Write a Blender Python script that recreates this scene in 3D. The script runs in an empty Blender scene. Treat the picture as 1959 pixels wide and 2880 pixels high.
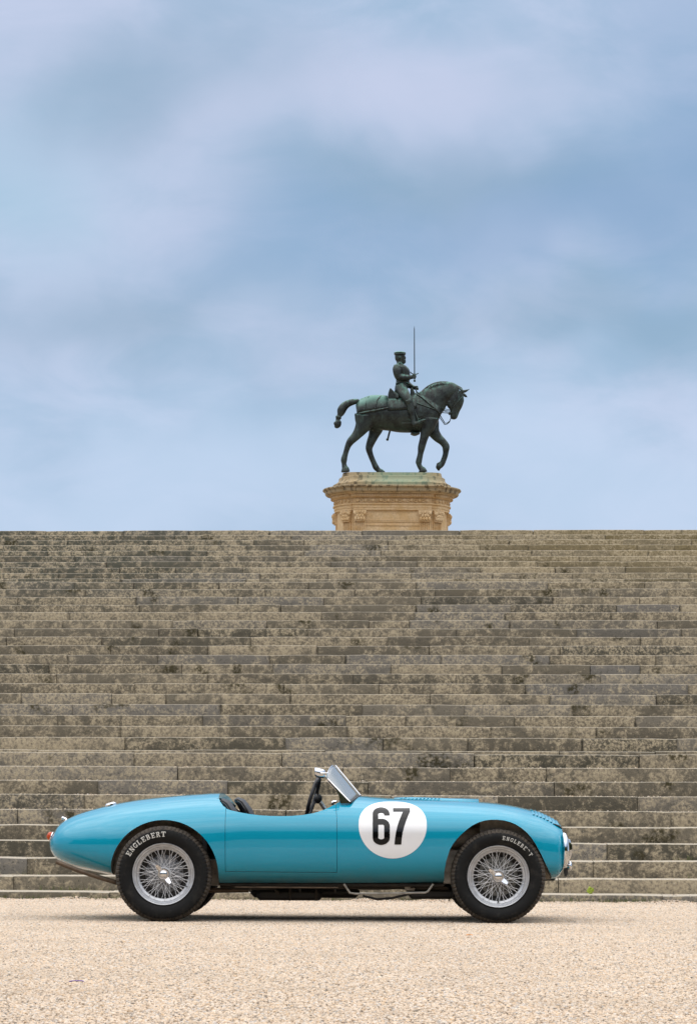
import bpy, bmesh, math, random
import numpy as np
from mathutils import Vector, Matrix
from mathutils.bvhtree import BVHTree

random.seed(7); rng = np.random.default_rng(7)
S = bpy.context.scene
COL = S.collection

# ------------------------------------------------------------------ camera
F, CX, HY, CH, RHO = 7885.0, 980.0, 2325.0, 0.658, 0.00463
cam = bpy.data.cameras.new('camera'); camo = bpy.data.objects.new('camera', cam); COL.objects.link(camo)
cam.sensor_fit = 'HORIZONTAL'; cam.sensor_width = 24.0; cam.lens = 24.0 * F / 1959.0
cam.shift_y = (HY - 1440.0) / 1959.0
cam.shift_x = 0.0
cam.clip_start = 0.5; cam.clip_end = 2000
camo.location = (0, 0, CH); camo.rotation_euler = (math.pi / 2, -RHO, 0)
S.camera = camo

# ------------------------------------------------------------------ world, sun, exposure
def lin(r, g, b):
    f = lambda c: c / 12.92 if c <= 0.04045 else ((c + 0.055) / 1.055) ** 2.4
    return tuple(f(v / 255.0) for v in (r, g, b))

SUN_EL, SUN_AZ = math.radians(74), math.radians(205)     # azimuth from +y, clockwise seen from above
SKY_K = 0.10
S.view_settings.view_transform = 'Standard'; S.view_settings.look = 'None'
S.view_settings.exposure = 0.16; S.view_settings.gamma = 1.0; S.view_settings.use_curve_mapping = False

class NT:
    """small helper to wire shader nodes"""
    def __init__(s, tree): s.t = tree; s.n = tree.nodes; s.l = tree.links
    def add(s, kind, **kw):
        n = s.n.new(kind)
        for k, v in kw.items():
            setattr(n, k, v)
        return n
    def setin(s, n, i, v):
        if v is None: return
        if isinstance(v, bpy.types.NodeSocket): s.l.new(v, n.inputs[i])
        else:
            d = n.inputs[i].default_value
            if hasattr(d, '__len__') and not hasattr(v, '__len__'): v = (v,) * len(d)
            if hasattr(d, '__len__') and len(d) == 4 and len(v) == 3: v = (*v, 1)
            n.inputs[i].default_value = v
    def math(s, op, a, b=None, c=None, clamp=False):
        n = s.add('ShaderNodeMath', operation=op, use_clamp=clamp)
        for i, v in enumerate((a, b, c)): s.setin(n, i, v)
        return n.outputs[0]
    def vmath(s, op, a, b=None, out=0):
        n = s.add('ShaderNodeVectorMath', operation=op)
        s.setin(n, 0, a)
        if op == 'SCALE': s.setin(n, 3, b)
        else: s.setin(n, 1, b)
        return n.outputs[out]
    def noise(s, vec, scale, detail=3, rough=0.5, dist=0.0, col=False):
        n = s.add('ShaderNodeTexNoise'); s.setin(n, 'Vector', vec)
        n.inputs['Scale'].default_value = scale; n.inputs['Detail'].default_value = detail
        n.inputs['Roughness'].default_value = rough; n.inputs['Distortion'].default_value = dist
        return n.outputs[1 if col else 0]
    def voro(s, vec, scale, feat='F1', out=0):
        n = s.add('ShaderNodeTexVoronoi', feature=feat); s.setin(n, 'Vector', vec)
        n.inputs['Scale'].default_value = scale
        return n.outputs[out]
    def ramp(s, v, lo, hi):
        n = s.add('ShaderNodeMapRange', interpolation_type='SMOOTHSTEP')
        s.setin(n, 0, v); s.setin(n, 1, lo); s.setin(n, 2, hi)
        return n.outputs[0]
    def mix(s, f, a, b, mode='MIX'):
        n = s.add('ShaderNodeMix', data_type='RGBA', blend_type=mode)
        s.setin(n, 0, f); s.setin(n, 6, a); s.setin(n, 7, b)
        return n.outputs[2]
    def comb(s, x, y, z):
        n = s.add('ShaderNodeCombineXYZ'); s.setin(n, 0, x); s.setin(n, 1, y); s.setin(n, 2, z); return n.outputs[0]
    def sep(s, v):
        n = s.add('ShaderNodeSeparateXYZ'); s.setin(n, 0, v); return n.outputs

w = bpy.data.worlds.new('World'); S.world = w; w.use_nodes = True
T = NT(w.node_tree); T.n.clear()
wo = T.add('ShaderNodeOutputWorld'); bg = T.add('ShaderNodeBackground'); T.l.new(bg.outputs[0], wo.inputs[0])
bg.inputs[1].default_value = SKY_K
sky = T.add('ShaderNodeTexSky', sky_type='NISHITA'); sky.sun_disc = False
sky.sun_elevation = SUN_EL; sky.sun_rotation = SUN_AZ
D = T.vmath('NORMALIZE', T.add('ShaderNodeTexCoord').outputs['Generated'])
dx, dy, dz = T.sep(D)
el = T.math('ARCSINE', dz)
wv = T.noise(D, 7.0, 4, 0.55, col=True)
wv2 = T.vmath('SCALE', T.vmath('SUBTRACT', wv, (0.5, 0.5, 0.5)), 0.11)
wx, wy, wz = T.sep(T.vmath('ADD', D, wv2))
# cloud deck: overcast, whiter and brighter towards the zenith
nA = T.noise(T.vmath('MULTIPLY', D, (1, 1, 1.7)), 5.5, 5, 0.5, 0.6)
nB = T.noise(T.vmath('MULTIPLY', D, (1, 1, 2.2)), 19.0, 6, 0.58, 0.5)
cl = T.math('ADD', T.math('MULTIPLY', nA, 0.62), T.math('MULTIPLY', nB, 0.38))
low = T.mix(T.ramp(cl, 0.36, 0.62), lin(158, 187, 216), lin(200, 211, 238))
low = T.mix(T.ramp(el, 0.13, -0.01), low, lin(190, 212, 238))
# larger cloud masses standing at their own bearings (azimuth tangent, elevation)
def cloud(c, px, py, rx, ry, colr, amt):
    az, e = (px - CX) / F, (HY - py) / F
    a = T.math('DIVIDE', T.math('SUBTRACT', wx, az), rx / F)
    b = T.math('DIVIDE', T.math('SUBTRACT', wz, e), ry / F)
    d2 = T.math('ADD', T.math('MULTIPLY', a, a), T.math('MULTIPLY', b, b))
    g = T.math('MULTIPLY', T.math('EXPONENT', T.math('MULTIPLY', d2, -1.0)), amt)
    g = T.math('MULTIPLY', g, T.math('GREATER_THAN', dy, 0.0))
    return T.mix(g, c, colr)
LAV, BLU, GRY, CYA, HOR = lin(203, 210, 236), lin(138, 169, 206), lin(138, 168, 194), lin(170, 203, 226), lin(200, 217, 243)
for b in ((130, 80, 420, 260, LAV, .6), (1100, 330, 520, 190, LAV, .8), (760, 420, 300, 130, LAV, .6), (420, 700, 380, 150, LAV, .5),
          (360, 310, 360, 170, GRY, .6), (60, 560, 260, 240, CYA, .6), (1600, 720, 560, 190, BLU, .8), (1930, 520, 260, 240, BLU, .7), (1000, 760, 420, 120, BLU, .4),
          (1180, 620, 420, 120, GRY, .6), (280, 990, 420, 150, GRY, .6), (820, 900, 330, 100, BLU, .35), (1650, 1000, 420, 90, GRY, .5),
          (880, 1060, 330, 120, LAV, .35), (500, 1430, 1100, 190, HOR, .8), (1700, 1330, 700, 170, HOR, .75), (1900, 100, 300, 260, BLU, .4)):
    low = cloud(low, *b)
low = T.mix(1.0, low, (0.89, 0.905, 0.90), 'MULTIPLY')
zen = T.mix(T.ramp(cl, 0.36, 0.64), (1.45, 1.48, 1.56), (2.25, 2.2, 2.15))
cloudc = T.mix(T.ramp(el, 0.27, 0.85), low, zen)
cloudc = T.mix(T.ramp(el, 0.0, -0.03), cloudc, (0.30, 0.28, 0.24))
full = T.mix(0.94, sky.outputs[0], T.vmath('SCALE', cloudc, 1.0 / SKY_K))
T.l.new(full, bg.inputs[0])

sun = bpy.data.lights.new('sun', 'SUN'); sun.energy = 0.6; sun.angle = math.radians(120); sun.color = (1.0, 0.93, 0.84)
suno = bpy.data.objects.new('sun', sun); COL.objects.link(suno)
sd = Vector((math.sin(SUN_AZ) * math.cos(SUN_EL), math.cos(SUN_AZ) * math.cos(SUN_EL), math.sin(SUN_EL)))
suno.rotation_euler = (-sd).to_track_quat('-Z', 'Y').to_euler(); suno.location = (0, -5, 30)

# ------------------------------------------------------------------ helpers
def P(px, py, d):
    """photo pixel + depth -> world point"""
    u, v = px - CX, py - HY
    u0, v0 = u + v * RHO, v - u * RHO
    return Vector((u0 * d / F, d, CH - v0 * d / F))

def wloc(o):
    v = Vector((0, 0, 0))
    while o is not None:
        v += o.location; o = o.parent
    return v

def obj(name, verts, faces, mat, parent=None, smooth=True, loc=None, kind=None, label=None):
    """one mesh object; verts in world space when loc is None, else local to loc (relative to parent)"""
    me = bpy.data.meshes.new(name)
    v = np.asarray(verts, float).reshape(-1, 3)
    if loc is None and parent is not None: v = v - np.array(wloc(parent))
    me.from_pydata(v.tolist(), [], [tuple(f) for f in faces])
    mats = mat if isinstance(mat, (list, tuple)) else [mat]
    for m in mats: me.materials.append(m)
    if smooth:
        me.shade_smooth()
        try: me.set_sharp_from_angle(angle=math.radians(38))
        except Exception: pass
    o = bpy.data.objects.new(name, me); COL.objects.link(o)
    if loc is not None: o.location = loc
    if parent is not None: o.parent = parent
    if kind: o['kind'] = kind
    if label: o['label'] = label
    return o

def empty(name, loc, parent=None, rz=0.0):
    o = bpy.data.objects.new(name, None); COL.objects.link(o); o.location = loc; o.rotation_euler = (0, 0, rz)
    o.empty_display_size = 0.1
    if parent is not None: o.parent = parent
    return o

def tag(o, label, cat=None, group=None, kind=None):
    o['label'] = label
    if cat: o['category'] = cat
    if group: o['group'] = group
    if kind: o['kind'] = kind
    return o

class MB:
    """collects verts and faces"""
    def __init__(s): s.v = []; s.f = []; s.m = []
    def add(s, v, f, mi=0):
        n = len(s.v); s.v += [tuple(x) for x in v]; s.f += [tuple(i + n for i in q) for q in f]; s.m += [mi] * len(f)
        return s
    def box(s, c, size, rot=None, mi=0, bev=0.0):
        hx, hy, hz = [q / 2 for q in size]
        if bev:
            b = bev; pts = []; idx = {}
            vv = []
            for sx in (-1, 1):
                for sy in (-1, 1):
                    for sz in (-1, 1):
                        for k in range(3):
                            q = [sx * hx, sy * hy, sz * hz]
                            for a in range(3):
                                if a != k: q[a] -= (sx, sy, sz)[a] * b
                            idx[(sx, sy, sz, k)] = len(vv); vv.append(q)
            ff = []
            for k in range(3):
                a, c2 = (k + 1) % 3, (k + 2) % 3
                for sg in (-1, 1):
                    def key(u, w2):
                        t = [0, 0, 0]; t[k] = sg; t[a] = u; t[c2] = w2; return (*t, k)
                    q = [idx[key(-1, -1)], idx[key(1, -1)], idx[key(1, 1)], idx[key(-1, 1)]]
                    ff.append(q if sg > 0 else q[::-1])
            for k in range(3):
                a, c2 = (k + 1) % 3, (k + 2) % 3
                for u in (-1, 1):
                    for w2 in (-1, 1):
                        def kk(t, wh):
                            z = [0, 0, 0]; z[k] = t; z[a] = u; z[c2] = w2; return idx[(*z, wh)]
                        q = [kk(-1, a), kk(1, a), kk(1, c2), kk(-1, c2)]
                        ff.append(q if u * w2 < 0 else q[::-1])
            for sx in (-1, 1):
                for sy in (-1, 1):
                    for sz in (-1, 1):
                        q = [idx[(sx, sy, sz, k)] for k in range(3)]
                        ff.append(q if sx * sy * sz > 0 else q[::-1])
        else:
            vv = [(sx * hx, sy * hy, sz * hz) for sz in (-1, 1) for sy in (-1, 1) for sx in (-1, 1)]
            ff = [(0, 2, 3, 1), (4, 5, 7, 6), (0, 1, 5, 4), (2, 6, 7, 3), (0, 4, 6, 2), (1, 3, 7, 5)]
        M = rot if rot is not None else Matrix.Identity(3)
        c = Vector(c)
        return s.add([tuple(M @ Vector(q) + c) for q in vv], ff, mi)
    def tube(s, pts, r, n=8, cap=True, mi=0, closed=False, flat=1.0):
        pts = [Vector(p) for p in pts]; k = len(pts)
        rr = r if hasattr(r, '__len__') else [r] * k
        vv = []; prev = None
        for i, p in enumerate(pts):
            if closed: t = pts[(i + 1) % k] - pts[i - 1]
            else: t = pts[min(i + 1, k - 1)] - pts[max(i - 1, 0)]
            t.normalize()
            if prev is None:
                a = Vector((0, 1, 0)) if abs(t.y) < 0.9 else Vector((1, 0, 0))
            else: a = prev
            a = (a - t * a.dot(t)).normalized(); prev = a; b = t.cross(a)
            for j in range(n):
                th = 2 * math.pi * j / n
                vv.append(p + (a * math.cos(th) * flat + b * math.sin(th)) * rr[i])
        ff = []
        for i in range(k if closed else k - 1):
            i2 = (i + 1) % k
            for j in range(n):
                j2 = (j + 1) % n
                ff.append((i * n + j, i * n + j2, i2 * n + j2, i2 * n + j))
        if cap and not closed:
            ff.append(tuple(range(n))[::-1]); ff.append(tuple((k - 1) * n + j for j in range(n)))
        return s.add(vv, ff, mi)
    def lathe(s, prof, c=(0, 0, 0), n=48, axis='y', mi=0, close=False, cap=True):
        """prof: list of (radius, offset along axis)"""
        c = Vector(c); vv = []; k = len(prof)
        for (r, a) in prof:
            for j in range(n):
                th = 2 * math.pi * j / n; x, z = r * math.cos(th), r * math.sin(th)
                vv.append(c + (Vector((x, a, z)) if axis == 'y' else Vector((x, z, a)) if axis == 'z' else Vector((a, x, z))))
        ff = []
        for i in range(k if close else k - 1):
            i2 = (i + 1) % k
            for j in range(n):
                j2 = (j + 1) % n
                ff.append((i * n + j, i2 * n + j, i2 * n + j2, i * n + j2))
        if not close and cap:
            if prof[0][0] > 1e-5: ff.append(tuple(range(n)))
            if prof[-1][0] > 1e-5: ff.append(tuple((k - 1) * n + j for j in range(n))[::-1])
        return s.add(vv, ff, mi)
    def ball(s, c, rad, n=10, m=6, mi=0):
        c = Vector(c); R = rad if hasattr(rad, '__len__') else (rad,) * 3
        vv = []; ff = []
        for i in range(m + 1):
            ph = math.pi * i / m
            for j in range(n):
                th = 2 * math.pi * j / n
                vv.append((c.x + R[0] * math.sin(ph) * math.cos(th), c.y + R[1] * math.sin(ph) * math.sin(th), c.z + R[2] * math.cos(ph)))
        for i in range(m):
            for j in range(n):
                j2 = (j + 1) % n
                ff.append((i * n + j, (i + 1) * n + j, (i + 1) * n + j2, i * n + j2))
        return s.add(vv, ff, mi)
    def prism(s, poly, a0, a1, axis='y', mi=0):
        """poly: 2D points in the plane across axis; y: (x,z)"""
        n = len(poly)
        g = (lambda p, a: (p[0], a, p[1])) if axis == 'y' else (lambda p, a: (p[0], p[1], a)) if axis == 'z' else (lambda p, a: (a, p[0], p[1]))
        vv = [g(p, a0) for p in poly] + [g(p, a1) for p in poly]
        ff = [tuple(range(n)), tuple(range(2 * n - 1, n - 1, -1))] + [(i, i + n, (i + 1) % n + n, (i + 1) % n) for i in range(n)]
        return s.add(vv, ff, mi)
    def build(s, name, mat, parent=None, smooth=True, loc=None, fix=True, **kw):
        o = obj(name, s.v, s.f, mat, parent, smooth, loc, **kw)
        if any(s.m): o.data.polygons.foreach_set('material_index', s.m)
        if fix:
            bm = bmesh.new(); bm.from_mesh(o.data); bmesh.ops.recalc_face_normals(bm, faces=bm.faces); bm.to_mesh(o.data); bm.free()
        return o

def pchip(xs, ys):
    xs = np.array(xs, float); ys = np.array(ys, float)
    h = np.diff(xs); d = np.diff(ys) / h
    m = np.zeros(len(xs))
    for i in range(1, len(xs) - 1):
        if d[i - 1] * d[i] > 0:
            w1, w2 = 2 * h[i] + h[i - 1], h[i] + 2 * h[i - 1]
            m[i] = (w1 + w2) / (w1 / d[i - 1] + w2 / d[i])
    m[0], m[-1] = d[0], d[-1]
    def f(x):
        x = np.clip(x, xs[0], xs[-1]); i = np.clip(np.searchsorted(xs, x) - 1, 0, len(xs) - 2)
        t = (x - xs[i]) / h[i]
        return ((1 + 2 * t) * (1 - t) ** 2 * ys[i] + t * (1 - t) ** 2 * h[i] * m[i] + t * t * (3 - 2 * t) * ys[i + 1] + t * t * (t - 1) * h[i] * m[i + 1])
    return f

# ------------------------------------------------------------------ materials
MATS = {}
def mat(name, base=(0.5, 0.5, 0.5), rough=0.5, metal=0.0, coat=0.0, spec=0.5, var=0.0, vscale=20.0, bump=0.0, bscale=60.0, emit=None):
    m = bpy.data.materials.new(name); m.use_nodes = True
    t = NT(m.node_tree); b = t.n['Principled BSDF']
    b.inputs['Base Color'].default_value = (*base, 1); b.inputs['Roughness'].default_value = rough
    b.inputs['Metallic'].default_value = metal; b.inputs['Coat Weight'].default_value = coat
    b.inputs['Coat Roughness'].default_value = 0.03; b.inputs['Coat IOR'].default_value = 1.6; b.inputs['Specular IOR Level'].default_value = spec
    pos = t.add('ShaderNodeNewGeometry').outputs['Position']
    if var:
        n = t.ramp(t.noise(pos, vscale, 5, 0.6), 0.3, 0.7)
        c = t.mix(n, tuple(x * (1 - var) for x in base), tuple(min(1, x * (1 + var)) for x in base))
        t.l.new(c, b.inputs['Base Color'])
        t.setin(b, 'Roughness', t.math('ADD', t.math('MULTIPLY', n, 0.12), rough - 0.05))
    if bump:
        bp = t.add('ShaderNodeBump'); bp.inputs['Strength'].default_value = bump; bp.inputs['Distance'].default_value = 0.01
        t.l.new(t.noise(pos, bscale, 5, 0.6), bp.inputs['Height']); t.l.new(bp.outputs[0], b.inputs['Normal'])
    m['t'] = 0
    MATS[name] = m
    return m

def nodes(m): t = NT(m.node_tree); return t, t.n['Principled BSDF'], t.add('ShaderNodeNewGeometry').outputs['Position']

M_chrome = mat('chrome', (0.78, 0.78, 0.8), 0.06, 1.0)
M_satin = mat('satin_steel', (0.5, 0.5, 0.5), 0.32, 0.9, var=0.15, vscale=40)
M_rim = mat('silver_paint', (0.52, 0.53, 0.55), 0.38, 0.55, var=0.12, vscale=25)
M_spoke = mat('spoke_steel', (0.70, 0.70, 0.71), 0.42, 0.3)
M_drum = mat('drum_alloy', (0.15, 0.145, 0.13), 0.5, 0.4, var=0.3, vscale=40)
M_drum2 = mat('drum_alloy_pale', (0.27, 0.275, 0.29), 0.5, 0.3, var=0.25, vscale=40)
M_dark = mat('dark_metal', (0.018, 0.016, 0.014), 0.6, 0.0, var=0.3, vscale=30)
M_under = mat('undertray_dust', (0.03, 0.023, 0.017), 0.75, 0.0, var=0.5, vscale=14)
M_well = mat('wheel_arch_dust', (0.36, 0.32, 0.27), 0.8, 0.0, var=0.55, vscale=9, bump=0.3, bscale=70)
M_panel = mat('inner_panel_dust', (0.34, 0.31, 0.27), 0.6, 0.2, var=0.3, vscale=22)
M_rust = mat('exhaust_brown', (0.115, 0.078, 0.05), 0.5, 0.3, var=0.35, vscale=18)
M_leather = mat('black_leather', (0.016, 0.016, 0.019), 0.42, bump=0.25, bscale=220)
M_black = mat('black_rubber', (0.012, 0.012, 0.013), 0.5)
M_white = mat('roundel_white', (0.82, 0.82, 0.83), 0.3, coat=0.7)
M_num = mat('number_black', (0.004, 0.004, 0.005), 0.3, coat=0.55, spec=0.0)
M_letter = mat('letter_white', (0.62, 0.61, 0.57), 0.7, var=0.15, vscale=90)
M_dash = mat('cockpit_dark', (0.02, 0.02, 0.022), 0.7)

# car paint with road dust low down
M_paint = mat('blue_paint', (0.006, 0.25, 0.40), 0.28, coat=0.9, spec=0.0)
t, b, pos = nodes(M_paint)
px_, py_, pz_ = t.sep(pos)
nd = t.noise(pos, 9, 6, 0.65); nf = t.noise(pos, 260, 2, 0.5)
dust = t.math('MULTIPLY', t.ramp(pz_, 0.38, 0.24), t.math('ADD', 0.12, t.math('MULTIPLY', nd, 0.65)), clamp=True)
dust = t.math('ADD', dust, t.math('MULTIPLY', t.ramp(nf, 0.62, 0.75), t.math('MULTIPLY', t.ramp(pz_, 0.42, 0.3), 0.16)), clamp=True)
c = t.mix(t.noise(pos, 3, 3), (0.004, 0.285, 0.43), (0.006, 0.32, 0.475))
t.l.new(t.mix(dust, c, (0.20, 0.165, 0.125)), b.inputs['Base Color'])
t.setin(b, 'Roughness', t.math('ADD', 0.26, t.math('MULTIPLY', dust, 0.5)))
t.setin(b, 'Coat Weight', t.math('SUBTRACT', 1.0, t.math('MULTIPLY', dust, 1.3), clamp=True))

# tyre
M_tyre = mat('tyre_rubber', (0.018, 0.017, 0.0165), 0.7, spec=0.25)
t, b, pos = nodes(M_tyre)
nd = t.ramp(t.noise(pos, 16, 6, 0.65), 0.48, 0.8)
t.l.new(t.mix(nd, (0.007, 0.007, 0.007), (0.03, 0.027, 0.023)), b.inputs['Base Color'])
M_tread = mat('tyre_tread_dust', (0.05, 0.04, 0.03), 0.85, var=0.6, vscale=30)

# weathered stair stone
M_stone = mat('weathered_stone', (0.2, 0.18, 0.14), 0.9, spec=0.25)
t, b, pos = nodes(M_stone)
oi = t.add('ShaderNodeObjectInfo')
rnd = oi.outputs['Random']
tc = t.add('ShaderNodeTexCoord')
ox, oy, oz = t.sep(tc.outputs['Object'])
gx, gy, gz = t.sep(pos)
n_big = t.noise(pos, 1.3, 4, 0.6); n_mid = t.noise(pos, 8.0, 9, 0.74, 0.5); n_fine = t.noise(pos, 34.0, 5, 0.7); n_grain = t.noise(pos, 90, 4, 0.7)
r4 = t.math('SUBTRACT', t.math('FRACT', t.math('MULTIPLY', rnd, 91.3)), 0.5)
n_mid2 = t.math('ADD', n_mid, t.math('ADD', t.math('MULTIPLY', r4, 0.14), t.math('MULTIPLY', t.math('SUBTRACT', n_big, 0.5), 0.45)))
c = t.mix(t.ramp(n_mid2, 0.38, 0.63), (0.175, 0.151, 0.112), (0.36, 0.298, 0.21))
tone = t.math('ADD', 0.64, t.math('MULTIPLY', rnd, 0.36))
c = t.vmath('SCALE', c, tone)
# warm / grey blocks
r2 = t.math('FRACT', t.math('MULTIPLY', rnd, 17.3))
c = t.mix(t.math('MULTIPLY', t.ramp(r2, 0.55, 0.95), 0.5), c, (0.215, 0.205, 0.195))
r3 = t.math('FRACT', t.math('MULTIPLY', rnd, 41.7))
c = t.mix(t.math('MULTIPLY', t.ramp(r3, 0.84, 1.0), t.ramp(n_mid, 0.7, 0.4)), c, (0.075, 0.068, 0.05))
# ochre lichen on the upper right flight, dark algae on the upper left
och = t.math('MULTIPLY', t.ramp(gz, 3.4, 5.0), t.ramp(gx, -0.5, 4.0))
c = t.mix(t.math('MULTIPLY', och, t.math('ADD', 0.25, t.math('MULTIPLY', n_mid, 0.6))), c, (0.27, 0.205, 0.09))
alg = t.math('MULTIPLY', t.ramp(gz, 3.0, 4.6), t.ramp(gx, 0.5, -4.0))
c = t.mix(t.math('MULTIPLY', alg, t.ramp(n_mid, 0.62, 0.4)), c, (0.085, 0.085, 0.065))
# pale lichen colonies and their specks
pal = t.math('MULTIPLY', t.ramp(n_fine, 0.46, 0.58), t.ramp(n_mid2, 0.40, 0.58))
c = t.mix(t.math('MULTIPLY', pal, 0.85), c, (0.455, 0.38, 0.26))
spk = t.ramp(t.voro(pos, 24.0), 0.17, 0.08)
c = t.mix(t.math('MULTIPLY', spk, t.math('MULTIPLY', t.ramp(n_big, 0.4, 0.6), 0.8)), c, (0.50, 0.45, 0.35))
# dark pits and grey algae blots
c = t.mix(t.math('MULTIPLY', t.ramp(n_fine, 0.46, 0.32), 0.7), c, (0.06, 0.057, 0.047))
c = t.mix(t.math('MULTIPLY', t.ramp(n_grain, 0.45, 0.30), 0.6), c, (0.05, 0.045, 0.037))
gen = t.sep(tc.outputs['Generated'])[0]
endd = t.ramp(t.math('ABSOLUTE', t.math('SUBTRACT', gen, 0.5)), 0.478, 0.497)
c = t.mix(t.math('MULTIPLY', endd, t.ramp(n_mid, 0.42, 0.68)), c, (0.045, 0.04, 0.03))
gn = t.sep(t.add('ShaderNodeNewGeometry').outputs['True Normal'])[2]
c = t.mix(t.math('MULTIPLY', t.ramp(gn, 0.45, 0.85), t.math('ADD', 0.55, t.math('MULTIPLY', n_mid, 0.5)), clamp=True), c, (0.47, 0.42, 0.34))  # upward faces coloured paler: sky highlight on treads and nosings, plus trodden wear
# moss in patches, thickest along the foot of a riser
nm = t.noise(pos, 2.1, 3, 0.55)
foot = t.ramp(oz, -0.095, -0.135)
moss = t.math('ADD', t.ramp(nm, 0.60, 0.69), t.math('MULTIPLY', foot, t.ramp(t.noise(pos, 5.5, 3), 0.42, 0.6)), clamp=True)
moss = t.math('MULTIPLY', moss, t.ramp(t.noise(pos, 30, 4, 0.6), 0.36, 0.58))
c = t.mix(t.math('MULTIPLY', moss, 0.92), c, t.mix(n_grain, (0.018, 0.015, 0.007), (0.06, 0.05, 0.018)))
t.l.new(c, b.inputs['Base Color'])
bp = t.add('ShaderNodeBump'); bp.inputs['Strength'].default_value = 0.55; bp.inputs['Distance'].default_value = 0.012
t.l.new(t.math('ADD', t.math('MULTIPLY', n_mid, 0.6), t.math('ADD', t.math('MULTIPLY', n_fine, 0.5), t.math('MULTIPLY', n_grain, 0.25))), bp.inputs['Height'])
t.l.new(bp.outputs[0], b.inputs['Normal'])

M_core = mat('joint_dirt', (0.03, 0.026, 0.018), 0.95)

# gravel bed under the pebbles, and the pebbles themselves
M_ground = mat('gravel_bed', (0.42, 0.36, 0.28), 0.95, spec=0.2)
t, b, pos = nodes(M_ground)
v1 = t.add('ShaderNodeTexVoronoi'); t.l.new(pos, v1.inputs['Vector']); v1.inputs['Scale'].default_value = 75
vr = t.sep(v1.outputs['Color'])[0]
c = t.mix(vr, (0.30, 0.24, 0.165), (0.60, 0.51, 0.40))
c = t.mix(t.ramp(v1.outputs[0], 0.35, 0.75), c, (0.14, 0.105, 0.07))
c = t.mix(t.math('MULTIPLY', t.ramp(t.noise(pos, 0.7, 4), 0.4, 0.7), 0.25), c, (0.33, 0.29, 0.24))
t.l.new(c, b.inputs['Base Color'])
bp = t.add('ShaderNodeBump'); bp.inputs['Strength'].default_value = 0.8; bp.inputs['Distance'].default_value = 0.01; bp.invert = True
t.l.new(v1.outputs[0], bp.inputs['Height']); t.l.new(bp.outputs[0], b.inputs['Normal'])

M_pebble = mat('pebble', (0.6, 0.5, 0.38), 0.85, spec=0.3)
t, b, pos = nodes(M_pebble)
rnd = t.add('ShaderNodeObjectInfo').outputs['Random']
cr = t.add('ShaderNodeValToRGB'); t.l.new(rnd, cr.inputs[0])
stops = [(0.0, (0.17, 0.15, 0.13)), (0.035, (0.31, 0.27, 0.23)), (0.13, (0.55, 0.42, 0.31)), (0.35, (0.72, 0.58, 0.44)), (0.6, (0.77, 0.645, 0.52)), (0.74, (0.70, 0.49, 0.30)), (0.86, (0.82, 0.72, 0.61)), (0.97, (0.56, 0.53, 0.50))]
e = cr.color_ramp.elements
e[0].position, e[0].color = stops[0][0], (*stops[0][1], 1); e[1].position, e[1].color = stops[-1][0], (*stops[-1][1], 1)
for p_, c_ in stops[1:-1]:
    q = e.new(p_); q.color = (*c_, 1)
cc_ = t.mix(t.math('MULTIPLY', t.ramp(t.noise(pos, 1.1, 5, 0.65), 0.42, 0.66), 0.30), cr.outputs[0], (0.47, 0.38, 0.29))
t.l.new(t.mix(t.math('MULTIPLY', t.noise(pos, 300, 2), 0.4), cc_, (0.42, 0.335, 0.245)), b.inputs['Base Color'])

# pedestal limestone with run-off stains
M_lime = mat('golden_limestone', (0.5, 0.36, 0.19), 0.85, spec=0.3)
t, b, pos = nodes(M_lime)
gx, gy, gz = t.sep(pos)
ns = t.noise(t.vmath('MULTIPLY', pos, (9, 9, 1.2)), 1.0, 5, 0.6); nq = t.noise(pos, 3.0, 5, 0.6); nfi = t.noise(pos, 22, 4, 0.6)
c = t.mix(t.ramp(nq, 0.35, 0.65), (0.60, 0.40, 0.195), (0.68, 0.50, 0.295))
c = t.mix(t.math('MULTIPLY', t.ramp(nfi, 0.55, 0.35), 0.35), c, (0.36, 0.23, 0.11))
ZC = CH + (HY - 1388) / 112.64
upper = t.ramp(gz, ZC - 0.02, ZC + 0.06)
c = t.mix(t.math('MULTIPLY', upper, t.math('ADD', 0.45, t.math('MULTIPLY', nq, 0.5))), c, (0.29, 0.24, 0.15))
c = t.mix(t.math('MULTIPLY', upper, t.math('MULTIPLY', t.ramp(ns, 0.5, 0.62), 0.85)), c, (0.10, 0.07, 0.04))
grn = t.math('MULTIPLY', t.ramp(t.math('ABSOLUTE', t.math('SUBTRACT', gx, 1.25)), 1.3, 0.2), t.ramp(gz, ZC + 0.16, ZC + 0.28))
c = t.mix(t.math('MULTIPLY', grn, t.math('ADD', 0.35, t.math('MULTIPLY', ns, 0.5))), c, (0.22, 0.34, 0.24))
t.l.new(c, b.inputs['Base Color'])
bp = t.add('ShaderNodeBump'); bp.inputs['Strength'].default_value = 0.3; bp.inputs['Distance'].default_value = 0.01
t.l.new(nfi, bp.inputs['Height']); t.l.new(bp.outputs[0], b.inputs['Normal'])

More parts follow.
